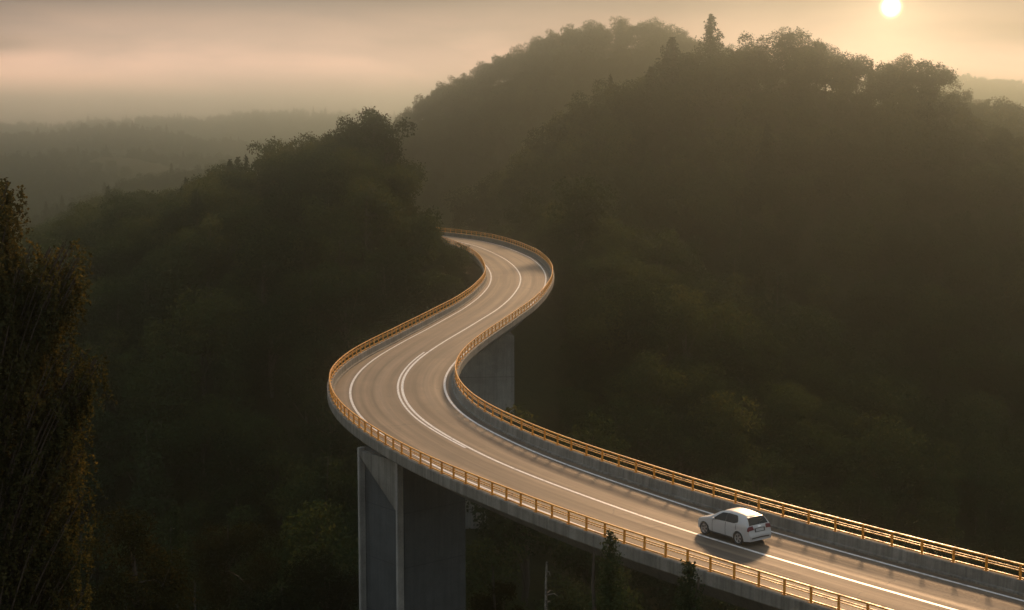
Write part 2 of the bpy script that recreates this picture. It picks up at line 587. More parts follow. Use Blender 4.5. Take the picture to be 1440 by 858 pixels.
def pier(px, py_d, wx, wy, rz, zbase, recess=False):
    """a pier with its top under the girder"""
    loc = Vector((px, py_d, 0))
    m = via_off @ Matrix.Translation(loc) @ Matrix.Rotation(rz, 4, 'Z')
    top = -0.30 if recess else -1.76
    if not recess:
        bm = bmesh.new()
        bm_box(bm, (0, 0, (top + zbase) / 2), (wx, wy, top - zbase), m, 0.08)
        o = from_bm('pier', bm, M['far_pier'], via)
        bm = bmesh.new()
        bm_box(bm, (0, 0, zbase + 0.5), (wx + 1.6, wy + 1.6, 1.6), m, 0.05)
        from_bm('footing', bm, M['pier_concrete'], o)
        return o
    # left face (-x) is a recessed panel between two flanges, with a haunch carrying the edge of the deck
    bm = bmesh.new()
    fl = 0.28
    DEP = 0.45
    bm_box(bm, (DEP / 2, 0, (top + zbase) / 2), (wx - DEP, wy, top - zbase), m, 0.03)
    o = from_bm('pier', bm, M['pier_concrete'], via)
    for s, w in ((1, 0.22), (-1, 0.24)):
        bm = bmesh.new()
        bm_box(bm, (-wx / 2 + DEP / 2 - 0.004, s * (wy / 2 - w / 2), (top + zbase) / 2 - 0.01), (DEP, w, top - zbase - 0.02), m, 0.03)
        from_bm('flange', bm, M['lit_flange_concrete'], o)
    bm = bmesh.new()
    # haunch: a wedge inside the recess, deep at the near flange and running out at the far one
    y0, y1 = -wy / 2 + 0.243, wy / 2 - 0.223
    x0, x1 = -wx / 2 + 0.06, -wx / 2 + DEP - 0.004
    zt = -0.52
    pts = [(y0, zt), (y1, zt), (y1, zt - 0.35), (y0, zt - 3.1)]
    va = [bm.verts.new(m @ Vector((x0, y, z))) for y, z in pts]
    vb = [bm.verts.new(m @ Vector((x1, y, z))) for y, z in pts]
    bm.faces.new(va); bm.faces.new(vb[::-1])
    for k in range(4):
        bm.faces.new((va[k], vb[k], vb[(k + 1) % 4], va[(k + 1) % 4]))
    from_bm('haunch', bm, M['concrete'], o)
    bm = bmesh.new()
    bm_box(bm, (0, 0, zbase + 0.5), (wx + 1.8, wy + 1.8, 1.6), m, 0.05)
    from_bm('footing', bm, M['pier_concrete'], o)
    return o


pier(-6.25, 95.3, 5.2, 4.25, R(40), -34, recess=True)
pier(-2.75, 157.0, 5.6, 3.2, R(8), -60)
# abutment where the far end meets the hillside
i = I_END - 2
bm = bmesh.new()
ang = math.atan2(NL[i, 1], NL[i, 0])
bm_box(bm, (0, 0, -4.5), (9.6, 1.6, 8.0), via_off @ Matrix.Translation(Vector((CL[i, 0], CL[i, 1], 0))) @ Matrix.Rotation(ang, 4, 'Z'), 0.05)
from_bm('abutment', bm, M['girder_concrete'], via)

# ------------------------------------------------------------------ railings
RAIL_IDX_END = I_END + 6


def rail_bar_prof(side, off, z, w, h):
    def f(i):
        r = (RAIL_L[i] if side > 0 else RAIL_R[i]) + off
        p = [(r - w / 2, z - h / 2), (r + w / 2, z - h / 2), (r + w / 2, z + h / 2), (r - w / 2, z + h / 2)]
        return [(o * side, zz) for o, zz in (p if side > 0 else p[::-1])]
    return f


def railing(side, label, spacing):
    root = empty('guard_railing', tuple(station(0, (RAIL_L[0] if side > 0 else -RAIL_R[0]), 0.55)))
    o0 = np.array(root.location)
    tag(root, label, 'guard railing')
    idx = list(range(0, RAIL_IDX_END, 2))
    for name, off, z, w, h in (('hand_rail', 0, RAIL_H - 0.03, 0.085, 0.065), ('middle_rail', 0.0, 1.065, 0.036, 0.040), ('middle_rail', 0.0, 0.965, 0.036, 0.040), ('bottom_rail', 0, 0.665, 0.055, 0.06)):
        V, P = sweep(rail_bar_prof(side, off, z, w, h), idx)
        obj(name, mesh_np(name, V - o0, polys=P, mat=M['rail']), root)
    # posts: arc length along the rail itself
    E = np.array([station(i, (RAIL_L[i] if side > 0 else -RAIL_R[i]), 0) for i in range(RAIL_IDX_END)])
    s = arclen(E[:, :2])
    spots = np.arange(0.6, s[-1] - 0.3, spacing)
    ii = np.interp(spots, s, np.arange(len(s)))
    pme = None
    rest_V, rest_P = [], []
    n_part = 0
    pts = []
    for k, fi in enumerate(ii):
        i0 = int(fi); fr = fi - i0
        p = E[i0] * (1 - fr) + E[min(i0 + 1, len(E) - 1)] * fr
        ang = math.atan2(TG[i0, 1], TG[i0, 0])
        inside = abs(p[0] / p[1]) < 0.36 and p[1] > 52
        pts.append((p, ang, inside))
    bm = bmesh.new()
    bm_box(bm, (0, 0, 0.32), (0.085, 0.095, 0.635), None, 0.008)
    bm_box(bm, (0, 0, 0.006), (0.20, 0.22, 0.02))
    pm = bpy.data.meshes.new('post')
    bm.to_mesh(pm); bm.free()
    pm.materials.append(M['rail'])
    pv = np.array([v.co[:] for v in pm.vertices]); pf = [tuple(p.vertices) for p in pm.polygons]
    for p, ang, inside in pts:
        if inside and n_part < 97:
            o = bpy.data.objects.new('post', pm)
            link(o, root)
            o.location = Vector((p[0] - o0[0], p[1] - o0[1], 0.04))
            o.rotation_euler = (random.gauss(0, 0.012), random.gauss(0, 0.012), ang + random.gauss(0, 0.03))
            n_part += 1
        else:
            c, sn = math.cos(ang), math.sin(ang)
            q_ = np.stack([pv[:, 0] * c - pv[:, 1] * sn + p[0] - o0[0], pv[:, 0] * sn + pv[:, 1] * c + p[1] - o0[1], pv[:, 2] + 0.04], 1)
            b0 = sum(len(x) for x in rest_V)
            rest_V.append(q_)
            rest_P += [tuple(v + b0 for v in f) for f in pf]
    if rest_V:
        o = obj('posts_beyond', mesh_np('posts_beyond', np.vstack(rest_V), polys=rest_P, mat=M['rail']), root)
        o.name = 'distant_post'
        o['kind'] = 'stuff'
    return root


railing(1, 'orange steel railing along the left edge of the viaduct, nearer the camera than the car', 1.40)
railing(-1, 'orange steel railing along the right edge of the viaduct, beyond the car', 1.66)

# ------------------------------------------------------------------ terrain
CREST = []          # (points xyz(ground), slope, soft, noise)


def crest(pts, tree, slope, soft):
    P = np.array([at(px, py, D) - np.array((0, 0, tree)) for px, py, D in pts])
    s = np.r_[0, np.cumsum(np.linalg.norm(np.diff(P, axis=0), axis=1))]
    stp = max(2.5, P[:, 1].mean() / 60)
    q_ = np.arange(0, s[-1], stp)
    Q = np.stack([np.interp(q_, s, P[:, k]) for k in range(3)], 1)
    CREST.append((Q, slope, soft))
    return Q


cr_spur = crest([(570, 178, 236), (548, 162, 236), (530, 157, 236), (500, 172, 240), (470, 183, 246), (430, 192, 256), (390, 198, 266), (340, 214, 282), (300, 236, 300), (270, 250, 318), (225, 268, 360), (150, 270, 430), (90, 297, 470), (40, 326, 500), (-40, 360, 520), (-160, 390, 540)], 11.0, 0.62, 14)
cr_mid = crest([(x_, y_, d_ * 1.18) for x_, y_, d_ in [(545, 205, 438), (560, 185, 440), (575, 155, 446), (600, 130, 452), (640, 104, 460), (680, 84, 466), (730, 60, 474), (770, 46, 480), (820, 33, 488), (870, 27, 490), (920, 27, 488), (960, 44, 478), (1010, 58, 470), (1060, 70, 465)]], 11.0, 0.85, 12)
cr_right = crest([(905, 118, 338), (925, 80, 342), (945, 66, 345), (1000, 60, 345), (1040, 55, 345), (1080, 46, 342), (1110, 44, 340), (1150, 58, 337), (1180, 72, 334), (1215, 86, 332), (1240, 92, 330), (1265, 82, 326), (1300, 80, 322), (1326, 92, 318)], 11.0, 0.95, 10)
crest([(905, 118, 338), (880, 165, 326), (850, 215, 312), (810, 262, 296), (785, 305, 284)], 11.0, 1.0, 8)
cr_low = crest([(1345, 132, 420), (1385, 146, 420), (1440, 160, 420), (1520, 180, 415)], 10.0, 0.6, 14)
cr_rfar = crest([(1230, 106, 1600), (1345, 103, 1600), (1390, 108, 1600), (1440, 116, 1595), (1560, 128, 1580)], 6.5, 0.5, 60)
cr_e2 = crest([(150, 285, 760), (190, 262, 770), (240, 240, 790), (300, 232, 800), (360, 240, 800), (430, 262, 790)], 10.0, 0.6, 40)
cr_e1 = crest([(-120, 218, 1150), (0, 214, 1150), (60, 214, 1160), (100, 211, 1170), (160, 206, 1180), (215, 214, 1190), (265, 222, 1200), (330, 220, 1230), (420, 240, 1230)], 10.0, 0.5, 60)
cr_e3 = crest([(-150, 189, 1550), (0, 187, 1550), (80, 188, 1550), (130, 181, 1550), (170, 177, 1550), (215, 188, 1550), (260, 199, 1560), (350, 198, 1580), (450, 205, 1580)], 10.0, 0.4, 90)
cr_e4 = crest([(-200, 177, 2250), (0, 177, 2250), (100, 177, 2250), (170, 171, 2250), (210, 170, 2250), (260, 166, 2250), (330, 162, 2250), (400, 159, 2250), (480, 160, 2250), (600, 166, 2250), (760, 170, 2250)], 10.0, 0.3, 140)


def vnoise(x, y, seed):
    """smooth value noise"""
    xi, yi = np.floor(x).astype(int), np.floor(y).astype(int)
    fx, fy = x - xi, y - yi
    fx, fy = fx * fx * (3 - 2 * fx), fy * fy * (3 - 2 * fy)
    def h(a, b):
        v = np.sin(a * 127.1 + b * 311.7 + seed * 74.7) * 43758.5453
        return v - np.floor(v)
    return (h(xi, yi) * (1 - fx) + h(xi + 1, yi) * fx) * (1 - fy) + (h(xi, yi + 1) * (1 - fx) + h(xi + 1, yi + 1) * fx) * fy


def terrain(x, y):
    x = np.asarray(x, float); y = np.asarray(y, float)
    base = np.full(x.shape, -56.0)
    # the hillside the photographer's side stands on
    side = np.minimum(-3.0 - 0.30 * y + 0.03 * np.abs(x), 4.0)
    h = np.maximum(base, side)
    far = np.clip((y - 500) / 2500, 0, 1)
    h = np.maximum(h, -56 + far * 22)
    for Q, slope, soft in CREST:
        reach = (Q[:, 2].max() + 60) / slope + 2 * soft
        lo = Q.min(0) - reach; hi = Q.max(0) + reach
        sel = np.where((x > lo[0]) & (x < hi[0]) & (y > lo[1]) & (y < hi[1]))[0]
        for c in range(0, len(sel), 20000):
            s_ = sel[c:c + 20000]
            d = np.sqrt((x[s_][:, None] - Q[None, :, 0]) ** 2 + (y[s_][:, None] - Q[None, :, 1]) ** 2)
            v = (Q[None, :, 2] - slope * d * d / (d + soft)).max(1)
            h[s_] = np.maximum(h[s_], v)
    h = np.maximum(h, -21.5 - 0.60 * np.maximum(0, np.hypot((x + 3) * 1.45, y - 148) - 15))
    amp = np.clip(y / 300, 0.4, 3)
    h = h + amp * 2.2 * (vnoise(x / 23, y / 23, 1) - 0.5) + amp * 0.9 * (vnoise(x / 9, y / 9, 2) - 0.5)
    # cut for the road and clearance under the deck
    sel = np.where((np.abs(x) < 120) & (y > -20) & (y < 330))[0]
    cl = CL[::3]
    for c in range(0, len(sel), 20000):
        s_ = sel[c:c + 20000]
        d = np.sqrt((x[s_][:, None] - cl[None, :, 0]) ** 2 + (y[s_][:, None] - cl[None, :, 1]) ** 2)
        k = d.argmin(1); dm = d.min(1)
        onland = k * 3 >= I_END
        lim = np.where(onland, -0.35, -4.6) + np.maximum(0, dm - np.where(onland, 6.5, 6.0)) * 1.3
        h[s_] = np.minimum(h[s_], lim)
        h[s_] = np.where(onland & (dm < 6.2), np.maximum(h[s_], -0.35), h[s_])
    return h


def axis(a, b, step, lo, hi, grow):
    mid = list(np.arange(a, b + 0.1, step))
    out = list(mid)
    v, st = b, step
    while v < hi:
        st *= grow; v += st; out.append(v)
    v, st = a, step
    while v > lo:
        st *= grow; v -= st; out.insert(0, v)
    return np.array(out)


gx = axis(-210, 210, 3.2, -2600, 2600, 1.07)
gy = axis(-40, 640, 3.2, -500, 4000, 1.035)
GX, GY = np.meshgrid(gx, gy)
GZ = terrain(GX.ravel(), GY.ravel()).reshape(GX.shape)
nx, ny = len(gx), len(gy)
gi = np.arange(nx * ny).reshape(ny, nx)
gf = np.stack([gi[:-1, :-1].ravel(), gi[:-1, 1:].ravel(), gi[1:, 1:].ravel(), gi[1:, :-1].ravel()], 1)
g = obj('ground', mesh_np('ground', np.stack([GX.ravel(), GY.ravel(), GZ.ravel()], 1), faces4=gf, mat=M['ground'], smooth=True))
tag(g, 'wooded valley floor and hillsides under the viaduct', kind='structure')


def ground_z(x, y):
    return terrain(np.atleast_1d(x), np.atleast_1d(y))


# ------------------------------------------------------------------ tree meshes
def leaf_quads(P, N, size, rnd, aspect=0.62, curl=0.25):
    """irregular leaf-cluster quads at P, facing roughly N"""
    n = len(P)
    N = N / (np.linalg.norm(N, axis=1)[:, None] + 1e-9)
    a = rnd.normal(size=(n, 3))
    a -= (a * N).sum(1)[:, None] * N
    a /= np.linalg.norm(a, axis=1)[:, None] + 1e-9
    b = np.cross(N, a)
    sz = (size * rnd.uniform(0.55, 1.35, n))[:, None]
    j = lambda: rnd.uniform(0.6, 1.1, (n, 1))
    v0 = P - a * sz * 0.5 * j()
    v2 = P + a * sz * 0.5 * j()
    v1 = P + b * sz * 0.5 * aspect * j() + N * sz * curl * rnd.uniform(-1, 1, (n, 1))
    v3 = P - b * sz * 0.5 * aspect * j() + N * sz * curl * rnd.uniform(-1, 1, (n, 1))
    V = np.stack([v0, v1, v2, v3], 1).reshape(-1, 3)
    F = np.arange(4 * n).reshape(n, 4)
    return V, F


def sph(rnd, n):
    v = rnd.normal(size=(n, 3))
    return v / np.linalg.norm(v, axis=1)[:, None]


def broad_crown(seed, H=11.0, W=4.2, lobes=20, nq=3600, leaf=0.40, low=0.22, open_=0.0):
    rnd = np.random.default_rng(seed)
    cz, hz = H * (1 + low) / 2, H * (1 - low) / 2
    Pall, Nall = [], []
    L = []
    for k in range(lobes):
        for _ in range(30):
            d = sph(rnd, 1)[0]
            rr = rnd.uniform(0.35, 0.86)
            c = np.array((d[0] * W * rr, d[1] * W * rr, cz + d[2] * hz * rr))
            if c[2] < H * 0.3 and np.hypot(c[0], c[1]) > W * 0.75: continue
            break
        r = W * rnd.uniform(0.24, 0.46)
        L.append((c, r))
    w = np.array([r * r for c, r in L]); w /= w.sum()
    for (c, r), ww in zip(L, w):
        m = max(20, int(nq * ww))
        d = sph(rnd, m)
        d[:, 2] = np.where(d[:, 2] < -0.35, d[:, 2] * rnd.choice([-0.8, 1], m), d[:, 2])
        rad = r * (1 - 0.45 * rnd.random(m) ** 2.2) * (1 + 0.16 * np.sin(d[:, 0] * 7 + seed) * np.cos(d[:, 1] * 6))
        p = c + d * rad[:, None] * np.array((1, 1, 0.82))
        Pall.append(p)
        Nall.append(d * 0.8 + rnd.normal(size=(m, 3)) * 0.55 + np.array((0, 0, 0.25)))
        # loose sprays sticking out of the outline
        m2 = m // 9
        d = sph(rnd, m2); d[:, 2] = np.abs(d[:, 2]) * 0.9
        p = c + d * (r * rnd.uniform(0.95, 1.32, m2))[:, None]
        Pall.append(p); Nall.append(rnd.normal(size=(m2, 3)))
    P = np.vstack(Pall); N = np.vstack(Nall)
    V, F = leaf_quads(P, N, leaf, rnd)
    return V, F, L


def trunk_mesh(name, H, r0, lobes, seed, mat, top=0.8):
    rnd = np.random.default_rng(seed)
    n = 7
    z = np.linspace(-1.0, H * top, n)
    wob = np.cumsum(rnd.normal(scale=0.10, size=(n, 2)), 0)
    P = np.c_[wob, z]
    V, F = tube(P, np.linspace(r0 * 1.25, r0 * 0.25, n), 7)
    Vs, Fs, b = [V], [F], len(V)
    for c, r in lobes[:9]:
        t = rnd.uniform(0.25, 0.75)
        k = t * (n - 1); k0 = int(k)
        s = P[k0] * (1 - (k - k0)) + P[min(k0 + 1, n - 1)] * (k - k0)
        e = np.asarray(c)
        mid = (s + e) / 2 + np.array((0, 0, 0.25))
        v, f = tube([s, mid, e], [r0 * 0.42, r0 * 0.26, r0 * 0.08], 5)
        Vs.append(v); Fs.append(f + b); b += len(v)
    return mesh_np(name, np.vstack(Vs), faces4=np.vstack(Fs), mat=mat, smooth=True)


def conifer(seed, H=15.0, W=2.9, nq=3600, leaf=0.42, ragged=0.3, branches=150):
    """sprays of needles on drooping branches set in an irregular spiral up the stem"""
    rnd = np.random.default_rng(seed)
    P, N = [], []
    fz = (np.arange(branches) + rnd.uniform(-0.8, 0.8, branches)) / branches
    fz = np.clip(fz, 0, 1) ** 0.92
    for k, f in enumerate(fz):
        z = H * (0.08 + 0.90 * f)
        rad = (W * (1 - f) ** 0.80 + 0.16) * rnd.uniform(1 - ragged * 1.2, 1 + ragged * 0.5)
        a = 2.399 * k + rnd.normal() * 0.35
        m = max(6, int(nq / branches * (0.30 + 1.25 * (1 - f))))
        u = rnd.random(m) ** 0.65
        tip = rnd.uniform(-0.10, 0.14) * rad
        p = np.stack([np.cos(a) * rad * u, np.sin(a) * rad * u, z - 0.34 * rad * u ** 1.4 + tip * u ** 3], 1)
        sp = 0.34 * rad * (0.30 + 0.70 * (1 - u)) + 0.10
        p += rnd.normal(size=(m, 3)) * np.stack([sp, sp, sp * 0.75], 1) * 0.60
        P.append(p)
        N.append(rnd.normal(size=(m, 3)) * 0.8 + np.array((np.cos(a) * 0.3, np.sin(a) * 0.3, 0.6)))
    n_ = nq // 9
    zz_ = rnd.uniform(0.08, 0.97, n_)
    P.append(np.stack([rnd.normal(size=n_) * 0.16 * W * (1 - zz_), rnd.normal(size=n_) * 0.16 * W * (1 - zz_), zz_ * H], 1))
    N.append(rnd.normal(size=(n_, 3)))
    V, F = leaf_quads(np.vstack(P), np.vstack(N), leaf, rnd, aspect=0.55)
    return V, F


VAR = []      # (kind, crown mesh, trunk mesh, height, words)
for k, (H, W, lb, nq, lf, low, words) in enumerate([
        (11.0, 4.3, 22, 4200, 0.40, 0.20, 'broad round-crowned'),
        (12.5, 3.8, 20, 4000, 0.38, 0.18, 'tall oval-crowned'),
        (9.5, 4.4, 18, 3800, 0.40, 0.16, 'low spreading'),
        (13.5, 4.6, 26, 4800, 0.40, 0.24, 'large lumpy-crowned'),
        (10.5, 3.4, 14, 3000, 0.38, 0.20, 'slim uneven')]):
    V, F, L = broad_crown(100 + k, H, W, lb, nq, lf, low)
    VAR.append(('broadleaf_tree', mesh_np('crown', V, faces4=F, mat=M['leaf']), trunk_mesh('trunk', H, 0.26, L, 200 + k, M['bark']), H, words))
for k, (H, W, nq) in enumerate([(15.0, 3.5, 5000), (13.5, 4.6, 5600)]):
    V, F = conifer(300 + k, H, W, nq, ragged=0.3 + 0.15 * k)
    VAR.append(('conifer_tree', mesh_np('crown', V, faces4=F, mat=M['needle']), trunk_mesh('trunk', H, 0.24, [], 210 + k, M['bark'], 0.97), H, ('narrow pointed', 'wide ragged')[k]))


def plant_tree(vi, x, y, z, sc, rz, label, group=None, sz=None):
    kind, cm, tm, H, words = VAR[vi]
    e = empty(kind, (x, y, z), rz)
    e.scale = (sc, sc, sz if sz else sc)
    tag(e, label, 'tree', group)
    t = bpy.data.objects.new('trunk', tm); link(t, e)
    c = bpy.data.objects.new('crown', cm); link(c, e)
    return e


# ------------------------------------------------------------------ where the trees stand
HALF = 720 / FPX


def visible_fan(x, y, m=1.25, extra=16):
    return np.abs(x) < y * HALF * m + extra


def scatter(x0, x1, y0, y1, sp, seed):
    r = np.random.default_rng(seed)
    nx_, ny_ = int((x1 - x0) / sp), int((y1 - y0) / sp)
    X, Y = np.meshgrid(np.arange(nx_), np.arange(ny_))
    X = x0 + (X + 0.5 * (Y % 2) + r.uniform(-0.38, 0.38, X.shape)) * sp
    Y = y0 + (Y + r.uniform(-0.38, 0.38, Y.shape)) * sp
    return X.ravel(), Y.ravel()


def road_dist(x, y):
    out = np.full(len(x), 1e9)
    cl = CL[::4]
    for c in range(0, len(x), 20000):
        out[c:c + 20000] = np.sqrt((x[c:c + 20000][:, None] - cl[None, :, 0]) ** 2 + (y[c:c + 20000][:, None] - cl[None, :, 1]) ** 2).min(1)
    return out


# hand-placed skyline trees (pixel of the top, distance, variant, height, label, group)
HEROES = [
    (1000, 17, 344, 6, 15.0, 'tall pointed conifer standing highest on the skyline of the right hill', None),
    (945, 50, 340, 6, 19.0, 'wide dark conifer on the left shoulder of the right hill, beside the tall pointed one', None),
    (915, 92, 334, 6, 16.5, 'ragged dark conifer lower down the left shoulder of the right hill', None),
    (1110, 34, 339, 3, 14.0, 'lumpy broadleaf tree on the highest part of the right hill below the sun', None),
    (1058, 44, 344, 4, 12.0, 'slim broadleaf tree on the right hill crest between the tall conifer and the summit', None),
    (1195, 66, 333, 0, 12.0, 'round broadleaf tree on the right hill crest left of the dip under the sun', None),
    (1272, 72, 325, 3, 14.0, 'big domed tree at the right shoulder of the right hill just under the sun', None),
    (1312, 80, 320, 0, 13.5, 'domed tree at the steep right end of the right hill', None),
    (524, 148, 235, 3, 14.0, 'tall lumpy tree on the highest point of the left spur', None),
    (497, 164, 239, 1, 12.5, 'oval tree on the left spur just left of its highest tree', None),
    (545, 157, 237, 4, 10.0, 'slim uneven tree at the right end of the left spur skyline', None),
    (375, 192, 270, 4, 10.0, 'small leaning tree standing clear on the left spur skyline', None),
    (261, 248, 322, 5, 13.0, 'small pointed conifer on the falling end of the left spur', None),
    (152, 260, 432, 5, 15.0, 'pointed conifer on the hazy lower ridge at far left', None),
    (100, 284, 468, 6, 14.0, 'wide conifer on the hazy lower ridge at far left, left of the pointed one', None),
    (870, 20, 577, 3, 14.0, 'lumpy tree on the summit of the central hill', None),
    (918, 20, 575, 0, 13.0, 'round tree at the right end of the central hill summit', None),
    (1352, 116, 420, 1, 14.0, 'oval tree on the low ridge beyond the right hill, nearest its steep end', None),
    (1410, 130, 420, 0, 14.0, 'round tree on the low ridge beyond the right hill near the frame edge', None),
    (1383, 140, 420, 2, 12.0, 'low tree on the low ridge beyond the right hill between two taller ones', None),
]
taken = []
for px, py, D, vi, hh, lab, grp in HEROES:
    p = at(px, py, D)
    H = VAR[vi][3]
    zg = float(ground_z(p[0], p[1])[0])
    hh2 = float(np.clip(p[2] - zg + 0.3, hh * 0.7, hh * 1.7))
    s = hh2 / H
    plant_tree(vi, p[0], p[1], p[2] - hh2, s * (1.12 if px == 1000 else 1.45 if vi == 6 else 1.15 if vi == 5 else 0.98), random.uniform(0, 6.28), lab, grp, s)
    taken.append((p[0], p[1]))

PL = []        # x, y, z, variant, scale, rz, zone, ridge


def zone_of(x, y):
    px = 720 + x / y * FPX
    if y > 440 and 545 < px < 1080: return 'central hill'
    if px < 640: return 'left spur'
    return 'right hill'


def crest_dist(x, y, Q):
    return np.sqrt((x[:, None] - Q[None, :, 0]) ** 2 + (y[:, None] - Q[None, :, 1]) ** 2).min(1)


X, Y = scatter(-250, 260, 125, 700, 5.6, 11)
ok = visible_fan(X, Y)
X, Y = X[ok], Y[ok]
Z = terrain(X, Y)
rd = road_dist(X, Y)
tk = np.array(taken)
td = np.sqrt((X[:, None] - tk[None, :, 0]) ** 2 + (Y[:, None] - tk[None, :, 1]) ** 2).min(1)
rr_ = np.random.default_rng(5)
sc = rr_.uniform(0.72, 1.18, len(X))
var = rr_.choice(7, len(X), p=[0.25, 0.20, 0.17, 0.19, 0.14, 0.03, 0.02])
VH = np.array([v[3] for v in VAR])
# the tree tops follow the outline of each hill
SIL = [
    (lambda px, y: (px < 566) & (y < 600), [(-300, 420), (-40, 356), (30, 332), (60, 312), (90, 296), (150, 268), (190, 266), (225, 268), (262, 256), (300, 236), (340, 212), (375, 198), (400, 192), (430, 188), (470, 181), (490, 166), (512, 152), (540, 144), (566, 158)]),
    (lambda px, y: (px > 890) & (px < 1342) & (y < 400), [(890, 122), (905, 104), (930, 78), (950, 62), (975, 58), (1000, 52), (1040, 52), (1080, 42), (1110, 37), (1150, 54), (1180, 66), (1215, 80), (1240, 86), (1262, 74), (1290, 74), (1320, 84), (1334, 100), (1342, 122)]),
    (lambda px, y: (px >= 1342) & (y < 520), [(1342, 128), (1355, 120), (1385, 140), (1410, 132), (1440, 152), (1520, 180)]),
    (lambda px, y: (px > 540) & (px < 1060) & (y > 480), [(540, 210), (566, 166), (580, 148), (600, 130), (640, 104), (680, 82), (730, 58), (770, 45), (820, 31), (870, 24), (920, 25), (950, 36), (970, 44), (1010, 56), (1060, 70)]),
]
pxx = 720 + X / Y * FPX
is_ridge = np.zeros(len(X), bool)
for Qc in (cr_spur, cr_mid, cr_right, cr_low):
    is_ridge |= crest_dist(X, Y, Qc) < 5.0
var = np.where(is_ridge & (var >= 5), var - 4, var)
tgt_z = np.full(len(X), 1e9)
for test, pts in SIL:
    m_ = test(pxx, Y)
    tp_ = np.interp(pxx, [p_[0] for p_ in pts], [p_[1] for p_ in pts]) + rr_.normal(2.5, 3.0, len(X))
    zt_ = CAMZ + Y * np.tan(np.arctan((429 - tp_) / FPX) - PITCH)
    tgt_z = np.where(m_, np.minimum(tgt_z, zt_), tgt_z)
end_ = (pxx > 1334) & (pxx < 1500) & (Y < 385)
tp_ = np.interp(pxx, [1334, 1340, 1350, 1400, 1500], [104, 124, 150, 172, 220]) + 3
tgt_z = np.where(end_, np.minimum(tgt_z, CAMZ + Y * np.tan(np.arctan((429 - tp_) / FPX) - PITCH)), tgt_z)
need = (tgt_z - Z) / VH[var]
sc = np.where(is_ridge & (tgt_z < 1e8), np.clip(need, 0.45, 1.5), np.minimum(sc, need))
fits = (sc > np.where(end_, 0.12, 0.42))
sc = np.maximum(sc, np.where(end_, 0.12, 0.42))
# a tree must not reach into the deck or stand between it and the camera above the parapet line
hgt = VH[var] * sc
clear = (rd > 9.5) | (Z + hgt < -3.5)
small = (rd < 9.5) & (Y > 170) & (rd > 6.6)
sc = np.where(small, sc * 0.42, sc)
hgt = VH[var] * sc
clear = np.where(small, (Z + hgt < 1.0) | (rd > 9), clear)
clear &= rd > 5.5
clear &= fits
cz_py = 429 - FPX * np.tan(np.arctan2(Z + hgt * 0.6 - CAMZ, Y) + PITCH)
edge_px = np.interp(cz_py, [150, 200, 260, 325, 360, 420], [560, 571, 598, 640, 655, 665])
clear &= ~((Y < 345) & (pxx < 700) & (pxx > 480) & (pxx + 3.6 * sc / Y * FPX > edge_px) & (cz_py < 360) & (rd > 5))
# trees in front of the road have to stay under the sight line to the deck
pxx = 720 + X / Y * FPX
top_py = 429 - FPX * np.tan(np.arctan2(Z + hgt - CAMZ, Y) + PITCH)
over = (Y < 262) & (pxx > 640) & (pxx < 1500) & (Y < 250) & (top_py < 430) & (pxx < 790)
clear &= ~over
clear &= td > 3.2
# the right hill ends in a steep drop

clear &= (X * X + (Y - 0) ** 2 > 0)
ridge = np.zeros(len(X), bool)
for Qc in (cr_spur, cr_mid, cr_right, cr_low):
    ridge |= crest_dist(X, Y, Qc) < 5.5
# hide what lies on the far side of the hills (nothing of it shows)
vis = np.ones(len(X), bool)
for i in range(len(X)):
    t = np.linspace(0.25, 0.985, 60)
    pass
sel = np.where(clear)[0]
# line of sight: compare the tree top with the terrain in front of it
def sight(x, y, ztop, n=40):
    res = np.ones(len(x), bool)
    for f in np.linspace(0.3, 0.975, n):
        res &= terrain(x * f, y * f) + 3.0 < CAMZ + (ztop - CAMZ) * f
    return res
seen = sight(X[sel], Y[sel], Z[sel] + hgt[sel] + 4.0)
sel = sel[seen]
app = hgt[sel] / Y[sel] * np.where(ridge[sel], 1.9, 1.0)
inframe = (np.abs(X[sel]) < Y[sel] * HALF * 1.0) & (top_py[sel] < 850)
order = np.argsort(-np.where(inframe, app, 0))
N_SOLO = 255
solo = set(order[:N_SOLO].tolist())
mass = []
for j, i in enumerate(sel):
    kind, cm, tm, H, words = VAR[var[i]]
    rz = float(rr_.uniform(0, 6.28))
    if j in solo:
        zn = zone_of(X[i], Y[i])
        nm = 'conifer' if var[i] >= 5 else 'broadleaf tree'
        if ridge[i]:
            lab, grp = f'{words} {nm} on the wooded skyline of the {zn}', f'{words} skyline trees of the {zn}'
        else:
            lab, grp = f'{words} dark green {nm} in the wood on the slope of the {zn}', f'{words} trees on the slope of the {zn}'
        plant_tree(int(var[i]), float(X[i]), float(Y[i]), float(Z[i]) - 0.2, float(sc[i]), rz, lab, grp)
    else:
        mass.append((X[i], Y[i], Z[i] - 0.2, var[i], sc[i], rz))

# shrubs hugging the far bend, where the deck meets the slope
Xs, Ys = scatter(-45, 40, 168, 300, 2.7, 31)
Zs = terrain(Xs, Ys)
rds = road_dist(Xs, Ys)
ks = (rds > 6.4) & (rds < 16)
for x_, y_, z_ in zip(Xs[ks], Ys[ks], Zs[ks]):
    v_ = int(rr_.integers(0, 5))
    mass.append((x_, y_, z_ - 0.3, v_, float(rr_.uniform(0.26, 0.46)) if z_ > -6 else float(rr_.uniform(0.4, 0.6)) * min(1.0, (-1.2 - z_) / (0.6 * VH[v_])), float(rr_.uniform(0, 6.28))))

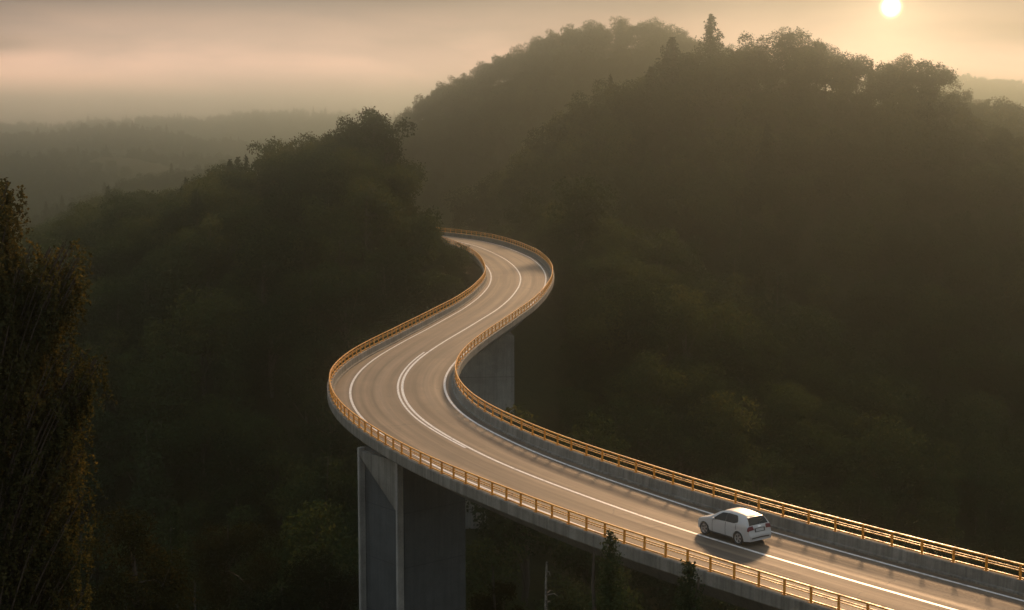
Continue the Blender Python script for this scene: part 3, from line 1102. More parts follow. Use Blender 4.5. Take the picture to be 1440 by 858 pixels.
# far woods
farm = []
def far_wood(x0, x1, y0, y1, sp, s0, s1, seed, m=1.12, thin=0.22):
    X, Y = scatter(x0, x1, y0, y1, sp, seed)
    ok = visible_fan(X, Y, m, 30)
    X, Y = X[ok], Y[ok]
    px = 720 + X / Y * FPX
    ok = (px < 640) | (px > 1290)
    X, Y = X[ok], Y[ok]
    Z = terrain(X, Y)
    r = np.random.default_rng(seed + 1)
    s = r.uniform(s0, s1, len(X))
    v = r.choice(7, len(X), p=[0.22, 0.2, 0.16, 0.18, 0.14, 0.06, 0.04])
    ok = sight(X, Y, Z + 14 * s, 30)
    dens = vnoise(X / 90, Y / 90, 9)
    ok &= (dens > thin)
    for i in np.where(ok)[0]:
        farm.append((X[i], Y[i], Z[i], v[i], s[i], float(r.uniform(0, 6.28))))
far_wood(-420, 300, 700, 1300, 7.5, 0.7, 1.15, 21)
far_wood(-760, 200, 1300, 2050, 9.5, 0.75, 1.25, 22)
far_wood(-1250, 300, 2050, 3080, 13.0, 0.8, 1.4, 23)
far_wood(360, 680, 1460, 1760, 6.5, 0.45, 0.75, 25, thin=0.0)
# the tall clumps standing on the farthest visible ridge
for px, py, w_ in ((203, 160, 1), (207, 163, 1), (209, 161, 0), (245, 162, 5), (250, 160, 5), (255, 163, 1), (261, 164, 5), (272, 166, 0)):
    p = at(px, py, 2240)
    farm.append((p[0], p[1], p[2] - 20, w_, 1.5, 0.3 * px))


def forest_object(name, data, label):
    data = np.array(data)
    me = bpy.data.meshes.new(name)
    me.vertices.add(len(data))
    me.vertices.foreach_set('co', data[:, :3].astype(np.float32).ravel())
    for nm, tp, c in (('variant', 'INT', 3), ('size', 'FLOAT', 4), ('turn', 'FLOAT', 5)):
        a = me.attributes.new(nm, tp, 'POINT')
        a.data.foreach_set('value', data[:, c].astype(np.int32 if tp == 'INT' else np.float32))
    o = obj(name, me)
    tag(o, label, kind='stuff')
    ng = bpy.data.node_groups.new(name + '_nodes', 'GeometryNodeTree')
    ng.interface.new_socket('Geometry', in_out='INPUT', socket_type='NodeSocketGeometry')
    ng.interface.new_socket('Geometry', in_out='OUTPUT', socket_type='NodeSocketGeometry')
    gin = ng.nodes.new('NodeGroupInput'); gout = ng.nodes.new('NodeGroupOutput')
    m2p = ng.nodes.new('GeometryNodeMeshToPoints')
    ng.links.new(gin.outputs[0], m2p.inputs[0])
    join = ng.nodes.new('GeometryNodeJoinGeometry')
    def attr(nm, tp):
        n = ng.nodes.new('GeometryNodeInputNamedAttribute')
        n.data_type = tp
        n.inputs['Name'].default_value = nm
        return n.outputs['Attribute']
    va, sz_, tu = attr('variant', 'INT'), attr('size', 'FLOAT'), attr('turn', 'FLOAT')
    cx = ng.nodes.new('ShaderNodeCombineXYZ')
    ng.links.new(tu, cx.inputs[2])
    for k in range(len(VAR)):
        cmp_ = ng.nodes.new('FunctionNodeCompare')
        cmp_.data_type = 'INT'; cmp_.operation = 'EQUAL'
        ng.links.new(va, cmp_.inputs[2])
        cmp_.inputs[3].default_value = k
        oi = ng.nodes.new('GeometryNodeObjectInfo')
        oi.transform_space = 'ORIGINAL'
        oi.inputs['Object'].default_value = SRC[k]
        oi.inputs['As Instance'].default_value = False
        ip = ng.nodes.new('GeometryNodeInstanceOnPoints')
        ng.links.new(m2p.outputs[0], ip.inputs['Points'])
        ng.links.new(cmp_.outputs[0], ip.inputs['Selection'])
        ng.links.new(oi.outputs['Geometry'], ip.inputs['Instance'])
        ng.links.new(cx.outputs[0], ip.inputs['Rotation'])
        ng.links.new(sz_, ip.inputs['Scale'])
        ng.links.new(ip.outputs[0], join.inputs[0])
    ng.links.new(join.outputs[0], gout.inputs[0])
    md = o.modifiers.new('trees', 'NODES')
    md.node_group = ng
    return o


SRC = {}
for o in col.objects:
    if o.name.startswith('crown'):
        for k, v in enumerate(VAR):
            if o.data == v[1] and k not in SRC: SRC[k] = o
for k in range(len(VAR)):
    if k not in SRC: SRC[k] = next(iter(SRC.values()))
forest_object('forest', mass, 'dense dark green mixed wood covering the slopes of the hills around the viaduct')
forest_object('distant_forest', farm, 'far woods on the low ridges fading into the morning haze')
print('individual trees', len(solo), 'mass', len(mass), 'far', len(farm))

# ------------------------------------------------------------------ foreground birch
def birch():
    rnd = np.random.default_rng(77)
    D0 = 36.0
    base = np.array((-14.2, D0 + 0.5, float(ground_z(-14.2, D0 + 0.5)[0])))
    root = empty('birch_tree', tuple(base))
    tag(root, 'large drooping birch with golden brown leaves in shadow at the left edge', 'tree')
    top = at(-6, 246, D0)
    n = 14
    t = np.linspace(0, 1, n)
    TP = base[None] * (1 - t[:, None]) + top[None] * t[:, None]
    TP[:, 0] += 0.35 * np.sin(t * 4); TP[:, 1] += 0.3 * np.sin(t * 5 + 1)
    TP[0, 2] -= 0.6
    V, F = tube(TP - base, np.linspace(0.34, 0.03, n), 10)
    # branch tips: where the outline of the crown lies in the photograph, plus the body of the crown
    tips = []
    def T(px, py, n_, spread, dd=1.6):
        for _ in range(n_):
            d = D0 + rnd.uniform(-dd, dd)
            p = at(px + rnd.normal() * spread * 0.45, py + rnd.normal() * spread * 0.45, d)
            tips.append(p)
    T(9, 258, 7, 4, 0.5); T(5, 280, 8, 5, .6); T(10, 305, 8, 5, .7); T(4, 328, 8, 6, .7)
    T(-20, 340, 8, 25); T(44, 352, 5, 8, .8); T(70, 349, 8, 9, 1.0); T(98, 346, 9, 9, .9); T(110, 362, 7, 6, .7); T(30, 378, 6, 10)
    T(40, 420, 8, 22); T(86, 392, 9, 12, .9); T(104, 396, 6, 7, .6); T(70, 430, 6, 16)
    T(118, 494, 8, 9, .8); T(137, 506, 8, 6, .7); T(132, 530, 7, 7, .7); T(100, 484, 6, 10, 1.0); T(60, 490, 8, 22)
    T(96, 560, 7, 12); T(110, 596, 8, 8, .9); T(60, 580, 9, 26); T(114, 636, 8, 7, .8); T(70, 660, 9, 24)
    T(116, 690, 8, 7, .8); T(100, 730, 7, 12); T(60, 740, 9, 26); T(112, 772, 8, 8, .8); T(70, 810, 9, 24); T(116, 832, 8, 7, .8)
    T(0, 400, 10, 36); T(0, 500, 12, 38); T(0, 600, 12, 38); T(0, 700, 12, 38); T(0, 800, 12, 38); T(100, 900, 10, 18); T(20, 930, 14, 46)
    T(-70, 400, 10, 40); T(-80, 520, 12, 40); T(-80, 640, 12, 40); T(-90, 760, 12, 40); T(-70, 880, 12, 40)
    T(-140, 500, 10, 40); T(-160, 640, 10, 40); T(-160, 800, 10, 40)
    bV, bF, off = [V], [F], len(V)
    LP, LN = [], []
    for p in tips:
        h = (p[2] - base[2]) / (top[2] - base[2])
        reach = np.hypot(p[0] - TP[0, 0], p[1] - TP[0, 1])
        hs = np.clip(h - 0.02 - 0.030 * reach, 0.05, 0.93)
        k = hs * (n - 1); k0 = int(k)
        s = TP[k0] * (1 - (k - k0)) + TP[min(k0 + 1, n - 1)] * (k - k0)
        u = np.linspace(0, 1, 7)[:, None]
        mid = (s + p) / 2 + np.array((0, 0, 0.55))
        br = s * (1 - u) ** 2 + 2 * mid * u * (1 - u) + p * u ** 2
        v, f = tube(br - base, np.linspace(0.05, 0.008, 7), 4)
        bV.append(v); bF.append(f + off); off += len(v)
        ns = int(rnd.integers(8, 15))
        for q_ in range(ns):
            uu = rnd.uniform(0.55, 1.0) if rnd.random() < 0.8 else rnd.uniform(0.3, 0.6)
            a = s * (1 - uu) ** 2 + 2 * mid * uu * (1 - uu) + p * uu ** 2
            a = a + rnd.normal(size=3) * np.array((0.14, 0.24, 0.10))
            ln = rnd.uniform(0.30, 1.15)
            m = int(ln * rnd.uniform(34, 62))
            w = rnd.random(m)
            swx, swy = rnd.normal(scale=0.16, size=2)
            pts = np.stack([a[0] + swx * w + rnd.normal(scale=0.03, size=m), a[1] + swy * w + rnd.normal(scale=0.03, size=m), a[2] - ln * w + 0.06 + rnd.normal(scale=0.03, size=m)], 1)
            LP.append(pts)
            LN.append(rnd.normal(size=(m, 3)) + np.array((0, 0, 0.2)))
    LP = np.vstack(LP) - base; LN = np.vstack(LN)
    obj('trunk', mesh_np('trunk', np.vstack(bV), faces4=np.vstack(bF), mat=M['bark'], smooth=True), root)
    V, F = leaf_quads(LP, LN, 0.096, rnd, aspect=0.7)
    obj('crown', mesh_np('crown', V, faces4=F, mat=M['birch_leaf']), root)
    print('birch leaves', len(LP))


birch()

# ------------------------------------------------------------------ trees by the near side of the bridge
def near_tree(kind, px, py, D, H, W, label, seed, mat, nq=11000, leaf=0.16, lobes=26, low=0.1, con=False):
    p = at(px, py, D)
    zg = min(float(ground_z(p[0], p[1])[0]), p[2] - H * 0.9)
    hgt = p[2] - zg
    if con:
        V, F = conifer(seed, H, W, nq, leaf, 0.35, 170)
        L = []
    else:
        V, F, L = broad_crown(seed, H, W, lobes, nq, leaf, low)
    e = empty(kind, (p[0], p[1], p[2] - H))
    tag(e, label, 'tree')
    obj('crown', mesh_np('crown', V, faces4=F, mat=M[mat]), e)
    # the trunk reaches down to the slope
    tm = trunk_mesh('trunk', H, 0.16, L, seed + 1, M['bark'], 0.9)
    if hgt > H + 0.5:
        v, f = tube([(0, 0, -0.9), (0, 0, H - hgt - 0.4)], [0.2, 0.26], 7)
        bm = bmesh.new(); bm.from_mesh(tm)
        vs = [bm.verts.new(x) for x in v]
        for q_ in f: bm.faces.new([vs[i_] for i_ in q_])
        bm.to_mesh(tm); bm.free()
    obj('trunk', tm, e)
    return e


near_tree('conifer_tree', 858, 742, 60.5, 8.5, 1.25, 'small dark spruce whose tip rises before the near railing, left of the car', 401, 'needle', 9000, 0.15, con=True)
near_tree('conifer_tree', 969, 783, 56.5, 8.0, 1.30, 'small dark spruce whose tip rises before the near railing, below the car', 402, 'needle', 9000, 0.15, con=True)
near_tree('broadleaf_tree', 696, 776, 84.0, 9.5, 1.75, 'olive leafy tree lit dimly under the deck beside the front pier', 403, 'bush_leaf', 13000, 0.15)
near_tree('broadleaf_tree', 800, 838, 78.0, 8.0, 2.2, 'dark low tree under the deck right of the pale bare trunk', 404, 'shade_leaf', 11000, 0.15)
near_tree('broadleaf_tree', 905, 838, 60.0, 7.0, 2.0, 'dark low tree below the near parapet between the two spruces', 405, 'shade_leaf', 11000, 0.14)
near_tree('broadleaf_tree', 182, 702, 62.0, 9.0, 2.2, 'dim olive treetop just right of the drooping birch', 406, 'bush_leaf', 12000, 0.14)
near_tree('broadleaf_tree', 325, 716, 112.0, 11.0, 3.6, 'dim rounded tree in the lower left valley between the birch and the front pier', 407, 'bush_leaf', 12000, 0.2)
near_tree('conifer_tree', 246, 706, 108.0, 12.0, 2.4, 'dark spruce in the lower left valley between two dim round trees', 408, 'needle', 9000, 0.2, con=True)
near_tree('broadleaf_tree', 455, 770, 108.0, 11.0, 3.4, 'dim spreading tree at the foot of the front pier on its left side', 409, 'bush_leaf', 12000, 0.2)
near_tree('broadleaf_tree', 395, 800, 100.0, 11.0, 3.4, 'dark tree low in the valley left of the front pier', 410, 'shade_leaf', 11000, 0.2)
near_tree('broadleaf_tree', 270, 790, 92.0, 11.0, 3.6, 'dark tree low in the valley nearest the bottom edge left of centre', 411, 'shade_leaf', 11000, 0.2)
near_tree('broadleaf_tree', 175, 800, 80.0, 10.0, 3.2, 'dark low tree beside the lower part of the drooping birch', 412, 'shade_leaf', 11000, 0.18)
# pale bare trunk under the deck
p = at(770, 790, 80.0)
zg = float(ground_z(p[0], p[1])[0])
snag = empty('dead_tree', (p[0], p[1], zg))
tag(snag, 'pale bare broken trunk standing under the deck right of the front pier', 'dead tree')
hz = p[2] - zg
rs = np.random.default_rng(3)
zz = np.linspace(-0.5, hz, 22)
V, F = tube(np.c_[np.cumsum(rs.normal(scale=0.03, size=22)), np.cumsum(rs.normal(scale=0.03, size=22)), zz], np.linspace(0.18, 0.05, 22) * rs.uniform(0.85, 1.2, 22), 8)
Vs, Fs, b = [V], [F], len(V)
for k in range(16):
    z0 = hz * rs.uniform(0.55, 0.99); a = rs.uniform(0, 6.28); l = rs.uniform(0.25, 0.7)
    v, f = tube([(0, 0, z0), (math.cos(a) * l * .6, math.sin(a) * l * .6, z0 + .1), (math.cos(a) * l, math.sin(a) * l, z0 + rs.uniform(-.1, .25))], [0.04, 0.03, 0.012], 5)
    Vs.append(v); Fs.append(f + b); b += len(v)
obj('trunk', mesh_np('trunk', np.vstack(Vs), faces4=np.vstack(Fs), mat=M['pale_bark'], smooth=True), snag)

# ------------------------------------------------------------------ the car
def build_car():
    paint, nt, b = new_mat('silver_white_paint')
    b.inputs['Base Color'].default_value = (0.43, 0.455, 0.46, 1)
    b.inputs['Metallic'].default_value = 0.1
    b.inputs['Roughness'].default_value = 0.32
    b.inputs['Coat Weight'].default_value = 0.14
    b.inputs['Coat Roughness'].default_value = 0.12
    nz = node(nt, 'ShaderNodeTexNoise', i_Scale=5.0, i_Detail=4.0)
    tc = nt.nodes.new('ShaderNodeTexCoord')
    nt.links.new(tc.outputs['Object'], nz.inputs['Vector'])
    rr = ramp(nt, nz.outputs['Fac'], [(0.35, (0.38, 0.38, 0.38)), (0.7, (0.48, 0.48, 0.48))])
    nt.links.new(rr.outputs[0], b.inputs['Roughness'])
    glass = simple_mat('tinted_glass', (0.007, 0.008, 0.009), 0.08, 0, 0.32, 0.0)
    rubber = simple_mat('rubber', (0.018, 0.018, 0.018), 0.8)
    black = simple_mat('black_plastic', (0.02, 0.02, 0.021), 0.55)
    alloy = simple_mat('alloy', (0.55, 0.55, 0.55), 0.35, 0.85)
    red = simple_mat('red_lens', (0.11, 0.003, 0.012), 0.25, 0, 0.3, 0.0)
    clear = simple_mat('clear_lens', (0.6, 0.6, 0.6), 0.1, 0.3, 0.6, 0.6)
    plate = simple_mat('plate_white', (0.36, 0.38, 0.39), 0.5)
    chrome = simple_mat('chrome', (0.75, 0.75, 0.75), 0.15, 1.0)

    LEN = 3.98
    # stations along the car, x = 0 at the front, LEN at the rear
    ctl = np.array([
        # x     ztop  halfw  belt  roof-inset
        (0.00, 0.46, 0.50, 0.40, 0.00),
        (0.03, 0.58, 0.60, 0.48, 0.00),
        (0.10, 0.70, 0.68, 0.60, 0.00),
        (0.25, 0.78, 0.76, 0.70, 0.00),
        (0.50, 0.86, 0.815, 0.79, 0.00),
        (0.80, 0.93, 0.84, 0.86, 0.00),
        (1.02, 0.985, 0.845, 0.90, 0.00),
        (1.20, 1.09, 0.85, 0.925, 0.06),
        (1.45, 1.25, 0.85, 0.94, 0.12),
        (1.70, 1.385, 0.85, 0.95, 0.17),
        (1.95, 1.455, 0.85, 0.96, 0.20),
        (2.30, 1.495, 0.85, 0.975, 0.215),
        (2.70, 1.495, 0.85, 0.99, 0.22),
        (3.05, 1.475, 0.85, 1.005, 0.22),
        (3.35, 1.435, 0.845, 1.02, 0.22),
        (3.52, 1.40, 0.84, 1.03, 0.215),
        (3.60, 1.35, 0.835, 1.03, 0.20),
        (3.68, 1.23, 0.828, 1.03, 0.15),
        (3.76, 1.09, 0.818, 1.01, 0.09),
        (3.81, 1.00, 0.808, 0.95, 0.05),
        (3.86, 0.90, 0.795, 0.86, 0.03),
        (3.895, 0.76, 0.78, 0.73, 0.02),
        (3.93, 0.62, 0.765, 0.60, 0.02),
        (3.975, 0.56, 0.74, 0.54, 0.02),
        (3.98, 0.44, 0.73, 0.42, 0.02),
        (3.96, 0.36, 0.72, 0.345, 0.02)])
    # dense stations by arc length of the centre-line
    d = np.r_[0, np.cumsum(np.hypot(np.diff(ctl[:, 0]), np.diff(ctl[:, 1])))]
    NSTA = 150
    u = np.linspace(0, d[-1], NSTA)
    st = np.stack([np.interp(u, d, ctl[:, k]) for k in range(5)], 1)
    for k in range(1, 5):
        st[:, k] = gauss(st[:, k], 1.6)
    st[:, 0] = gauss(st[:, 0], 1.6)
    XF, XR, RA = 0.74, 3.20, 0.368
    def zbot(x):
        z = 0.22 + 0.05 * np.clip((0.5 - x) / 0.5, 0, 1) + 0.06 * np.clip((x - 3.5) / 0.5, 0, 1)
        for xc in (XF, XR):
            if abs(x - xc) < RA:
                z = max(z, 0.325 + math.sqrt(RA * RA - (x - xc) ** 2))
        return z
    NV = 30
    def section(s):
        x, zt, w, zs, ins = s
        zb = min(zbot(x), zt - 0.05)
        zs = min(zs, zt - 0.03)
        cp = [(w * 0.955, zb), (w * 0.985, max(zb + 0.01, min(0.42, zs - 0.02))), (w * 1.0, max(zb + 0.02, min(0.66, zs - 0.01))), (w * 0.975, zs)]
        hr = zt - zs
        cp += [(w * 0.975 - ins * 0.45 - 0.01, zs + hr * 0.45), (w * 0.975 - ins * 0.92 - 0.03, zs + hr * 0.86), (w * 0.975 - ins - 0.13, zs + hr * 0.985), (w * 0.45, zt + 0.012), (0.0, zt + 0.022)]
        cp = np.array(cp)
        # v parameter fixed per control point so that features line up along the car
        vp = np.array([0, 0.12, 0.24, 0.38, 0.50, 0.61, 0.70, 0.85, 1.0])
        vv = np.linspace(0, 1, NV)
        # monotone-ish smooth interpolation
        y = np.interp(vv, vp, cp[:, 0]); z = np.interp(vv, vp, cp[:, 1])
        k = np.array([0.25, 0.5, 0.25])
        for _ in range(2):
            y[1:-1] = np.convolve(y, k, 'same')[1:-1]
            z[1:-1] = np.convolve(z, k, 'same')[1:-1]
        return y, z
    G = np.zeros((NSTA, NV, 3))
    for i, s in enumerate(st):
        y, z = section(s)
        G[i, :, 0] = s[0]; G[i, :, 1] = y; G[i, :, 2] = z
    # normals (left side, y > 0)
    du = np.gradient(G, axis=0); dv = np.gradient(G, axis=1)
    Nn = np.cross(du, dv); Nn /= np.linalg.norm(Nn, axis=2)[..., None] + 1e-9
    if Nn[NSTA // 2, 5, 1] < 0: Nn = -Nn

    root = empty('parked_car')
    root.name = 'hatchback_car'
    tag(root, 'silver white hatchback driving away along the right lane of the viaduct', 'car')
    def grid_mesh(A, close=False):
        n, m = A.shape[:2]
        idx = np.arange(n * m).reshape(n, m)
        F = np.stack([idx[:-1, :-1].ravel(), idx[1:, :-1].ravel(), idx[1:, 1:].ravel(), idx[:-1, 1:].ravel()], 1)
        return A.reshape(-1, 3), F
    def add(name, V, F, mat, parent=root, smooth=True):
        V = np.array(V, float)
        W = np.stack([-(V[:, 0] - LEN / 2), V[:, 1], V[:, 2]], 1)   # front towards +x, left towards +y
        me = mesh_np(name, W, polys=[tuple(f) for f in F], mat=mat, smooth=smooth)
        bm = bmesh.new(); bm.from_mesh(me)
        bmesh.ops.remove_doubles(bm, verts=bm.verts, dist=1e-4)
        bmesh.ops.recalc_face_normals(bm, faces=bm.faces)
        bm.to_mesh(me); bm.free()
        if smooth:
            me.polygons.foreach_set('use_smooth', np.ones(len(me.polygons), dtype=bool))
        return obj(name, me, parent)
    full = np.concatenate([G, (G * np.array((1, -1, 1)))[:, ::-1][:, 1:]], axis=1)
    V, F = grid_mesh(full)
    F = [tuple(f) for f in F]
    n2 = full.shape[1]
    F.append(tuple(range(n2))); F.append(tuple((NSTA - 1) * n2 + k for k in range(n2))[::-1])
    body = add('body', V, F, paint)
    xs = st[:, 0]
    def isel(a, b_): return np.where((xs >= a) & (xs <= b_))[0]
    vp = np.linspace(0, 1, NV)
    def patch(name, i0, i1, v0, v1, mat, lift=0.006, both=True, top=False, shrink=None, parent=root, side=None):
        """patch of the body surface between stations i0..i1 and section parameters v0..v1 (functions of the station fraction allowed)"""
        rows = []
        ii = np.arange(i0, i1 + 1)
        for i in ii:
            f = (i - i0) / max(1, i1 - i0)
            a = v0(f) if callable(v0) else v0
            c = v1(f) if callable(v1) else v1
            q_ = np.linspace(a, c, 12)
            P = np.stack([np.interp(q_, vp, G[i, :, k] + Nn[i, :, k] * lift) for k in range(3)], 1)
            rows.append(P)
        A = np.array(rows)
        outs = []
        if top:      # across the middle
            A2 = np.concatenate([A, (A * np.array((1, -1, 1)))[:, ::-1][:, 1:]], axis=1)
            V, F = grid_mesh(A2)
            return [add(name, V, F, mat, parent)]
        for sg in (1, -1):
            if side is not None and sg != side: continue
            V, F = grid_mesh(A * np.array((1, sg, 1)))
            outs.append(add(name, V, F, mat, parent))
        return outs
    ia = lambda x: int(np.abs(xs[:130] - x).argmin())
    # side glass: front and rear door windows, kept apart by the door pillar
    lo = 0.395
    def top_front(f): return lo + (0.605 - lo) * min(1, 0.10 + 1.5 * f) if f < 0.6 else 0.605
    patch('front_side_window', ia(1.30), ia(2.25), lo, lambda f: lo + 0.21 * min(1.0, 0.12 + 1.35 * f), glass)
    patch('rear_side_window', ia(2.29), ia(3.12), lambda f: lo + 0.035 * max(0, f - 0.72) / 0.28, lambda f: lo + 0.21 * (1 if f < 0.72 else 1 - 0.62 * ((f - 0.72) / 0.28) ** 2), glass)
    # windscreen and rear window
    patch('windscreen', ia(1.06), ia(1.90), lambda f: 0.715 - 0.02 * f, 1.0, glass, top=True)
    ztop = st[:, 1]
    rear = np.where((xs > 3.4))[0]
    r0 = rear[np.abs(ztop[rear] - 1.375).argmin()]; r1 = rear[np.abs(ztop[rear] - 1.035).argmin()]
    patch('rear_window', r0, r1, lambda f: 0.640 + 0.012 * f, 1.0, glass, top=True, lift=0.008)
    # door seams as thin dark strips
    patch('door_pillar', ia(2.25), ia(2.29), lo, lo + 0.205, black, lift=0.004, parent=body)
    for xx in (1.34, 2.26, 3.02):
        i0 = ia(xx)
        patch('door_seam', i0, i0 + 1, 0.06 if xx < 3 else 0.26, 0.385, black, lift=0.0035, parent=body)
    # sill trim
    patch('sill_trim', ia(1.12), ia(2.82), 0.0, 0.055, black, lift=0.007)
    # tail lights: on the corner between side and rear
    t0 = rear[np.abs(ztop[rear] - 0.985).argmin()]; t1 = rear[np.abs(ztop[rear] - 0.80).argmin()]
    patch('tail_light', t0, t1, lambda f: 0.30 + 0.05 * f, lambda f: 0.80 + 0.02 * f, red, lift=0.014)
    # number plate recess and plate
    p0 = rear[np.abs(ztop[rear] - 0.80).argmin()]; p1 = rear[np.abs(ztop[rear] - 0.66).argmin()]
    patch('plate_recess', p0 - 2, p1 - 1, 0.84, 1.0, black, lift=0.006, top=True)
    patch('number_plate', p0 - 1, p1 - 2, 0.885, 1.0, plate, lift=0.014, top=True)
    # lower rear bumper insert
    b0 = rear[np.abs(ztop[rear] - 0.455).argmin()]
    patch('bumper_insert', b0, NSTA - 2, 0.66, 1.0, black, lift=0.008, top=True)
    # bumper top edge: a soft ledge
    e0 = rear[np.abs(ztop[rear] - 0.62).argmin()]
    patch('bumper', e0, e0 + 5, 0.55, 1.0, paint, lift=0.018, top=True, parent=body)
    # badge
    k0 = rear[np.abs(ztop[rear] - 0.93).argmin()]
    patch('badge', k0 - 1, k0 + 1, 0.955, 1.0, chrome, lift=0.014, top=True, parent=body)
    # headlights and grille
    patch('headlight', ia(0.10), ia(0.42), lambda f: 0.52 - 0.12 * f, lambda f: 0.80 - 0.22 * f, clear, lift=0.008)
    patch('grille', 2, 9, 0.80, 1.0, black, lift=0.008, top=True)
    # roof spoiler
    q0 = rear[np.abs(ztop[rear] - 1.405).argmin()]
    bm = bmesh.new()
    zq = float(ztop[q0]); xq = float(xs[q0])
    pts = [(xq - 0.16, zq + 0.030), (xq + 0.10, zq - 0.002), (xq + 0.10, zq - 0.030), (xq - 0.02, zq - 0.02)]
    hw = 0.50
    va = [(p_[0], hw, p_[1] - 0.02) for p_ in pts]; vm = [(p_[0], 0, p_[1]) for p_ in pts]; vb = [(p_[0], -hw, p_[1] - 0.02) for p_ in pts]
    VV = va + vm + vb
    FF = [(0, 1, 2, 3), (8, 11, 10, 9)]
    for a in (0, 4):
        for k in range(4):
            FF.append((a + k, a + 4 + k, a + 4 + (k + 1) % 4, a + (k + 1) % 4))
    bm.free()
    add('roof_spoiler', VV, FF, paint, smooth=False)
    # rear wiper
    def barmesh(name, pts, r, mat, parent=root, sides=6):
        v, f = tube(pts, [r] * len(pts), sides)
        return add(name, v, f, mat, parent)
    rz_ = lambda i, yy: (xs[i] + 0.02, yy, ztop[i] + 0.02)
    barmesh('rear_wiper', [rz_(r1, 0.0), rz_((r0 + r1) // 2 + 3, -0.16), rz_((r0 + r1) // 2 + 2, -0.36)], 0.010, black)
    # roof aerial
    barmesh('aerial', [(3.2, 0, 1.47), (3.32, 0, 1.60)], 0.008, black)
    # mirrors and door handles
    for sg in (1, -1):
        bm = bmesh.new()
        r_ = bmesh.ops.create_uvsphere(bm, u_segments=14, v_segments=8, radius=1.0)
        for v in bm.verts:
            v.co = Vector((-((1.50 + v.co.x * 0.075) - LEN / 2), sg * (0.935 + v.co.y * 0.095), 1.005 + v.co.z * 0.068))
        mo = from_bm('wing_mirror', bm, paint, root, True)
        bm = bmesh.new()
        bm_box(bm, (-((1.50) - LEN / 2), sg * 0.865, 0.985), (0.05, 0.10, 0.035))
        from_bm('mirror_arm', bm, black, mo)
        for xx in (2.12, 2.92):
            bm = bmesh.new()
            bm_box(bm, (-(xx - LEN / 2), sg * 0.853, 0.885), (0.19, 0.034, 0.032), None, 0.01)
            from_bm('door_handle', bm, paint, root)
    # wheel wells (dark) and underbody
    bm = bmesh.new()
    bm_box(bm, (0.0, 0, 0.36), (3.5, 1.30, 0.30))
    for xc in (XF, XR):
        bm_box(bm, (-(xc - LEN / 2), 0, 0.47), (0.64, 1.32, 0.36))
    from_bm('underbody', bm, black, root)
    # arch lips
    for xc in (XF, XR):
        for sg in (1, -1):
            pts = []
            for a in np.linspace(R(8), R(172), 19):
                xx = xc + (RA + 0.012) * math.cos(a); z_ = 0.325 + (RA + 0.012) * math.sin(a)
                k = ia(xx)
                wloc = np.interp(z_, G[k, :14, 2], G[k, :14, 1])
                pts.append((xx, sg * (wloc + 0.004), z_))
            barmesh('arch_lip', pts, 0.018, paint, body)
    # wheels
    tyre_me = rim_me = hub_me = None
    for xc in (XF, XR):
        for sg in (1, -1):
            w = empty('wheel', (-(xc - LEN / 2), sg * 0.745, 0.327))
            w.scale = (1.075, 1.0, 1.075)
            w.parent = root
            if sg < 0: w.rotation_euler = (0, 0, math.pi)
            if tyre_me is None:
                prof = [(0.21, -0.085), (0.285, -0.095), (0.303, -0.08), (0.305, 0.0), (0.303, 0.08), (0.285, 0.095), (0.21, 0.085)]
                nseg = 36
                V, F = [], []
                for k in range(nseg):
                    a = 2 * math.pi * k / nseg
                    for r_, y_ in prof: V.append((r_ * math.cos(a), y_, r_ * math.sin(a)))
                m = len(prof)
                for k in range(nseg):
                    for j in range(m - 1):
                        F.append((k * m + j, k * m + j + 1, ((k + 1) % nseg) * m + j + 1, ((k + 1) % nseg) * m + j))
                tyre_me = mesh_np('tyre', V, polys=F, mat=rubber, smooth=True)
                bm = bmesh.new()
                # rim ring
                prof2 = [(0.212, 0.088), (0.200, 0.092), (0.190, 0.070), (0.190, -0.07), (0.212, -0.085)]
                vs = []
                for k in range(nseg):
                    a = 2 * math.pi * k / nseg
                    vs.append([bm.verts.new((r_ * math.cos(a), y_, r_ * math.sin(a))) for r_, y_ in prof2])
                for k in range(nseg):
                    for j in range(4):
                        bm.faces.new((vs[k][j], vs[k][j + 1], vs[(k + 1) % nseg][j + 1], vs[(k + 1) % nseg][j]))
                for k in range(5):
                    a = 2 * math.pi * k / 5
                    for da in (-0.13, 0.13):
                        m4 = Matrix.Rotation(-(a + da), 4, 'Y')
                        bm_box(bm, (0.115, 0.062, 0), (0.165, 0.022, 0.034), m4)
                r_ = bmesh.ops.create_cone(bm, cap_ends=True, segments=20, radius1=0.052, radius2=0.045, depth=0.035, matrix=Matrix.Translation((0, 0.07, 0)) @ Matrix.Rotation(R(-90), 4, 'X'))
                rim_me = bpy.data.meshes.new('rim'); bmesh.ops.recalc_face_normals(bm, faces=bm.faces)
                bm.to_mesh(rim_me); bm.free(); rim_me.materials.append(alloy)
                bm = bmesh.new()
                bmesh.ops.create_cone(bm, cap_ends=True, segments=28, radius1=0.186, radius2=0.186, depth=0.02, matrix=Matrix.Translation((0, 0.01, 0)) @ Matrix.Rotation(R(90), 4, 'X'))
                hub_me = bpy.data.meshes.new('brake_disc'); bm.to_mesh(hub_me); bm.free(); hub_me.materials.append(black)
            for nm, m_ in (('tyre', tyre_me), ('rim', rim_me), ('brake_disc', hub_me)):
                link(bpy.data.objects.new(nm, m_), w)
    return root


car = build_car()
tgt = on_plane([(1026.6, 754.6)])[0]
ci = int(np.linalg.norm(CL - tgt, axis=1).argmin())
CAR_S = 0.93
off = -1.02
cpos = station(ci, off, 0.0)
car.location = Vector((cpos[0], cpos[1], 0.004))
car.rotation_euler = (0, 0, math.atan2(TG[ci, 1], TG[ci, 0]))
car.scale = (CAR_S, CAR_S * 1.02, CAR_S * 1.02)

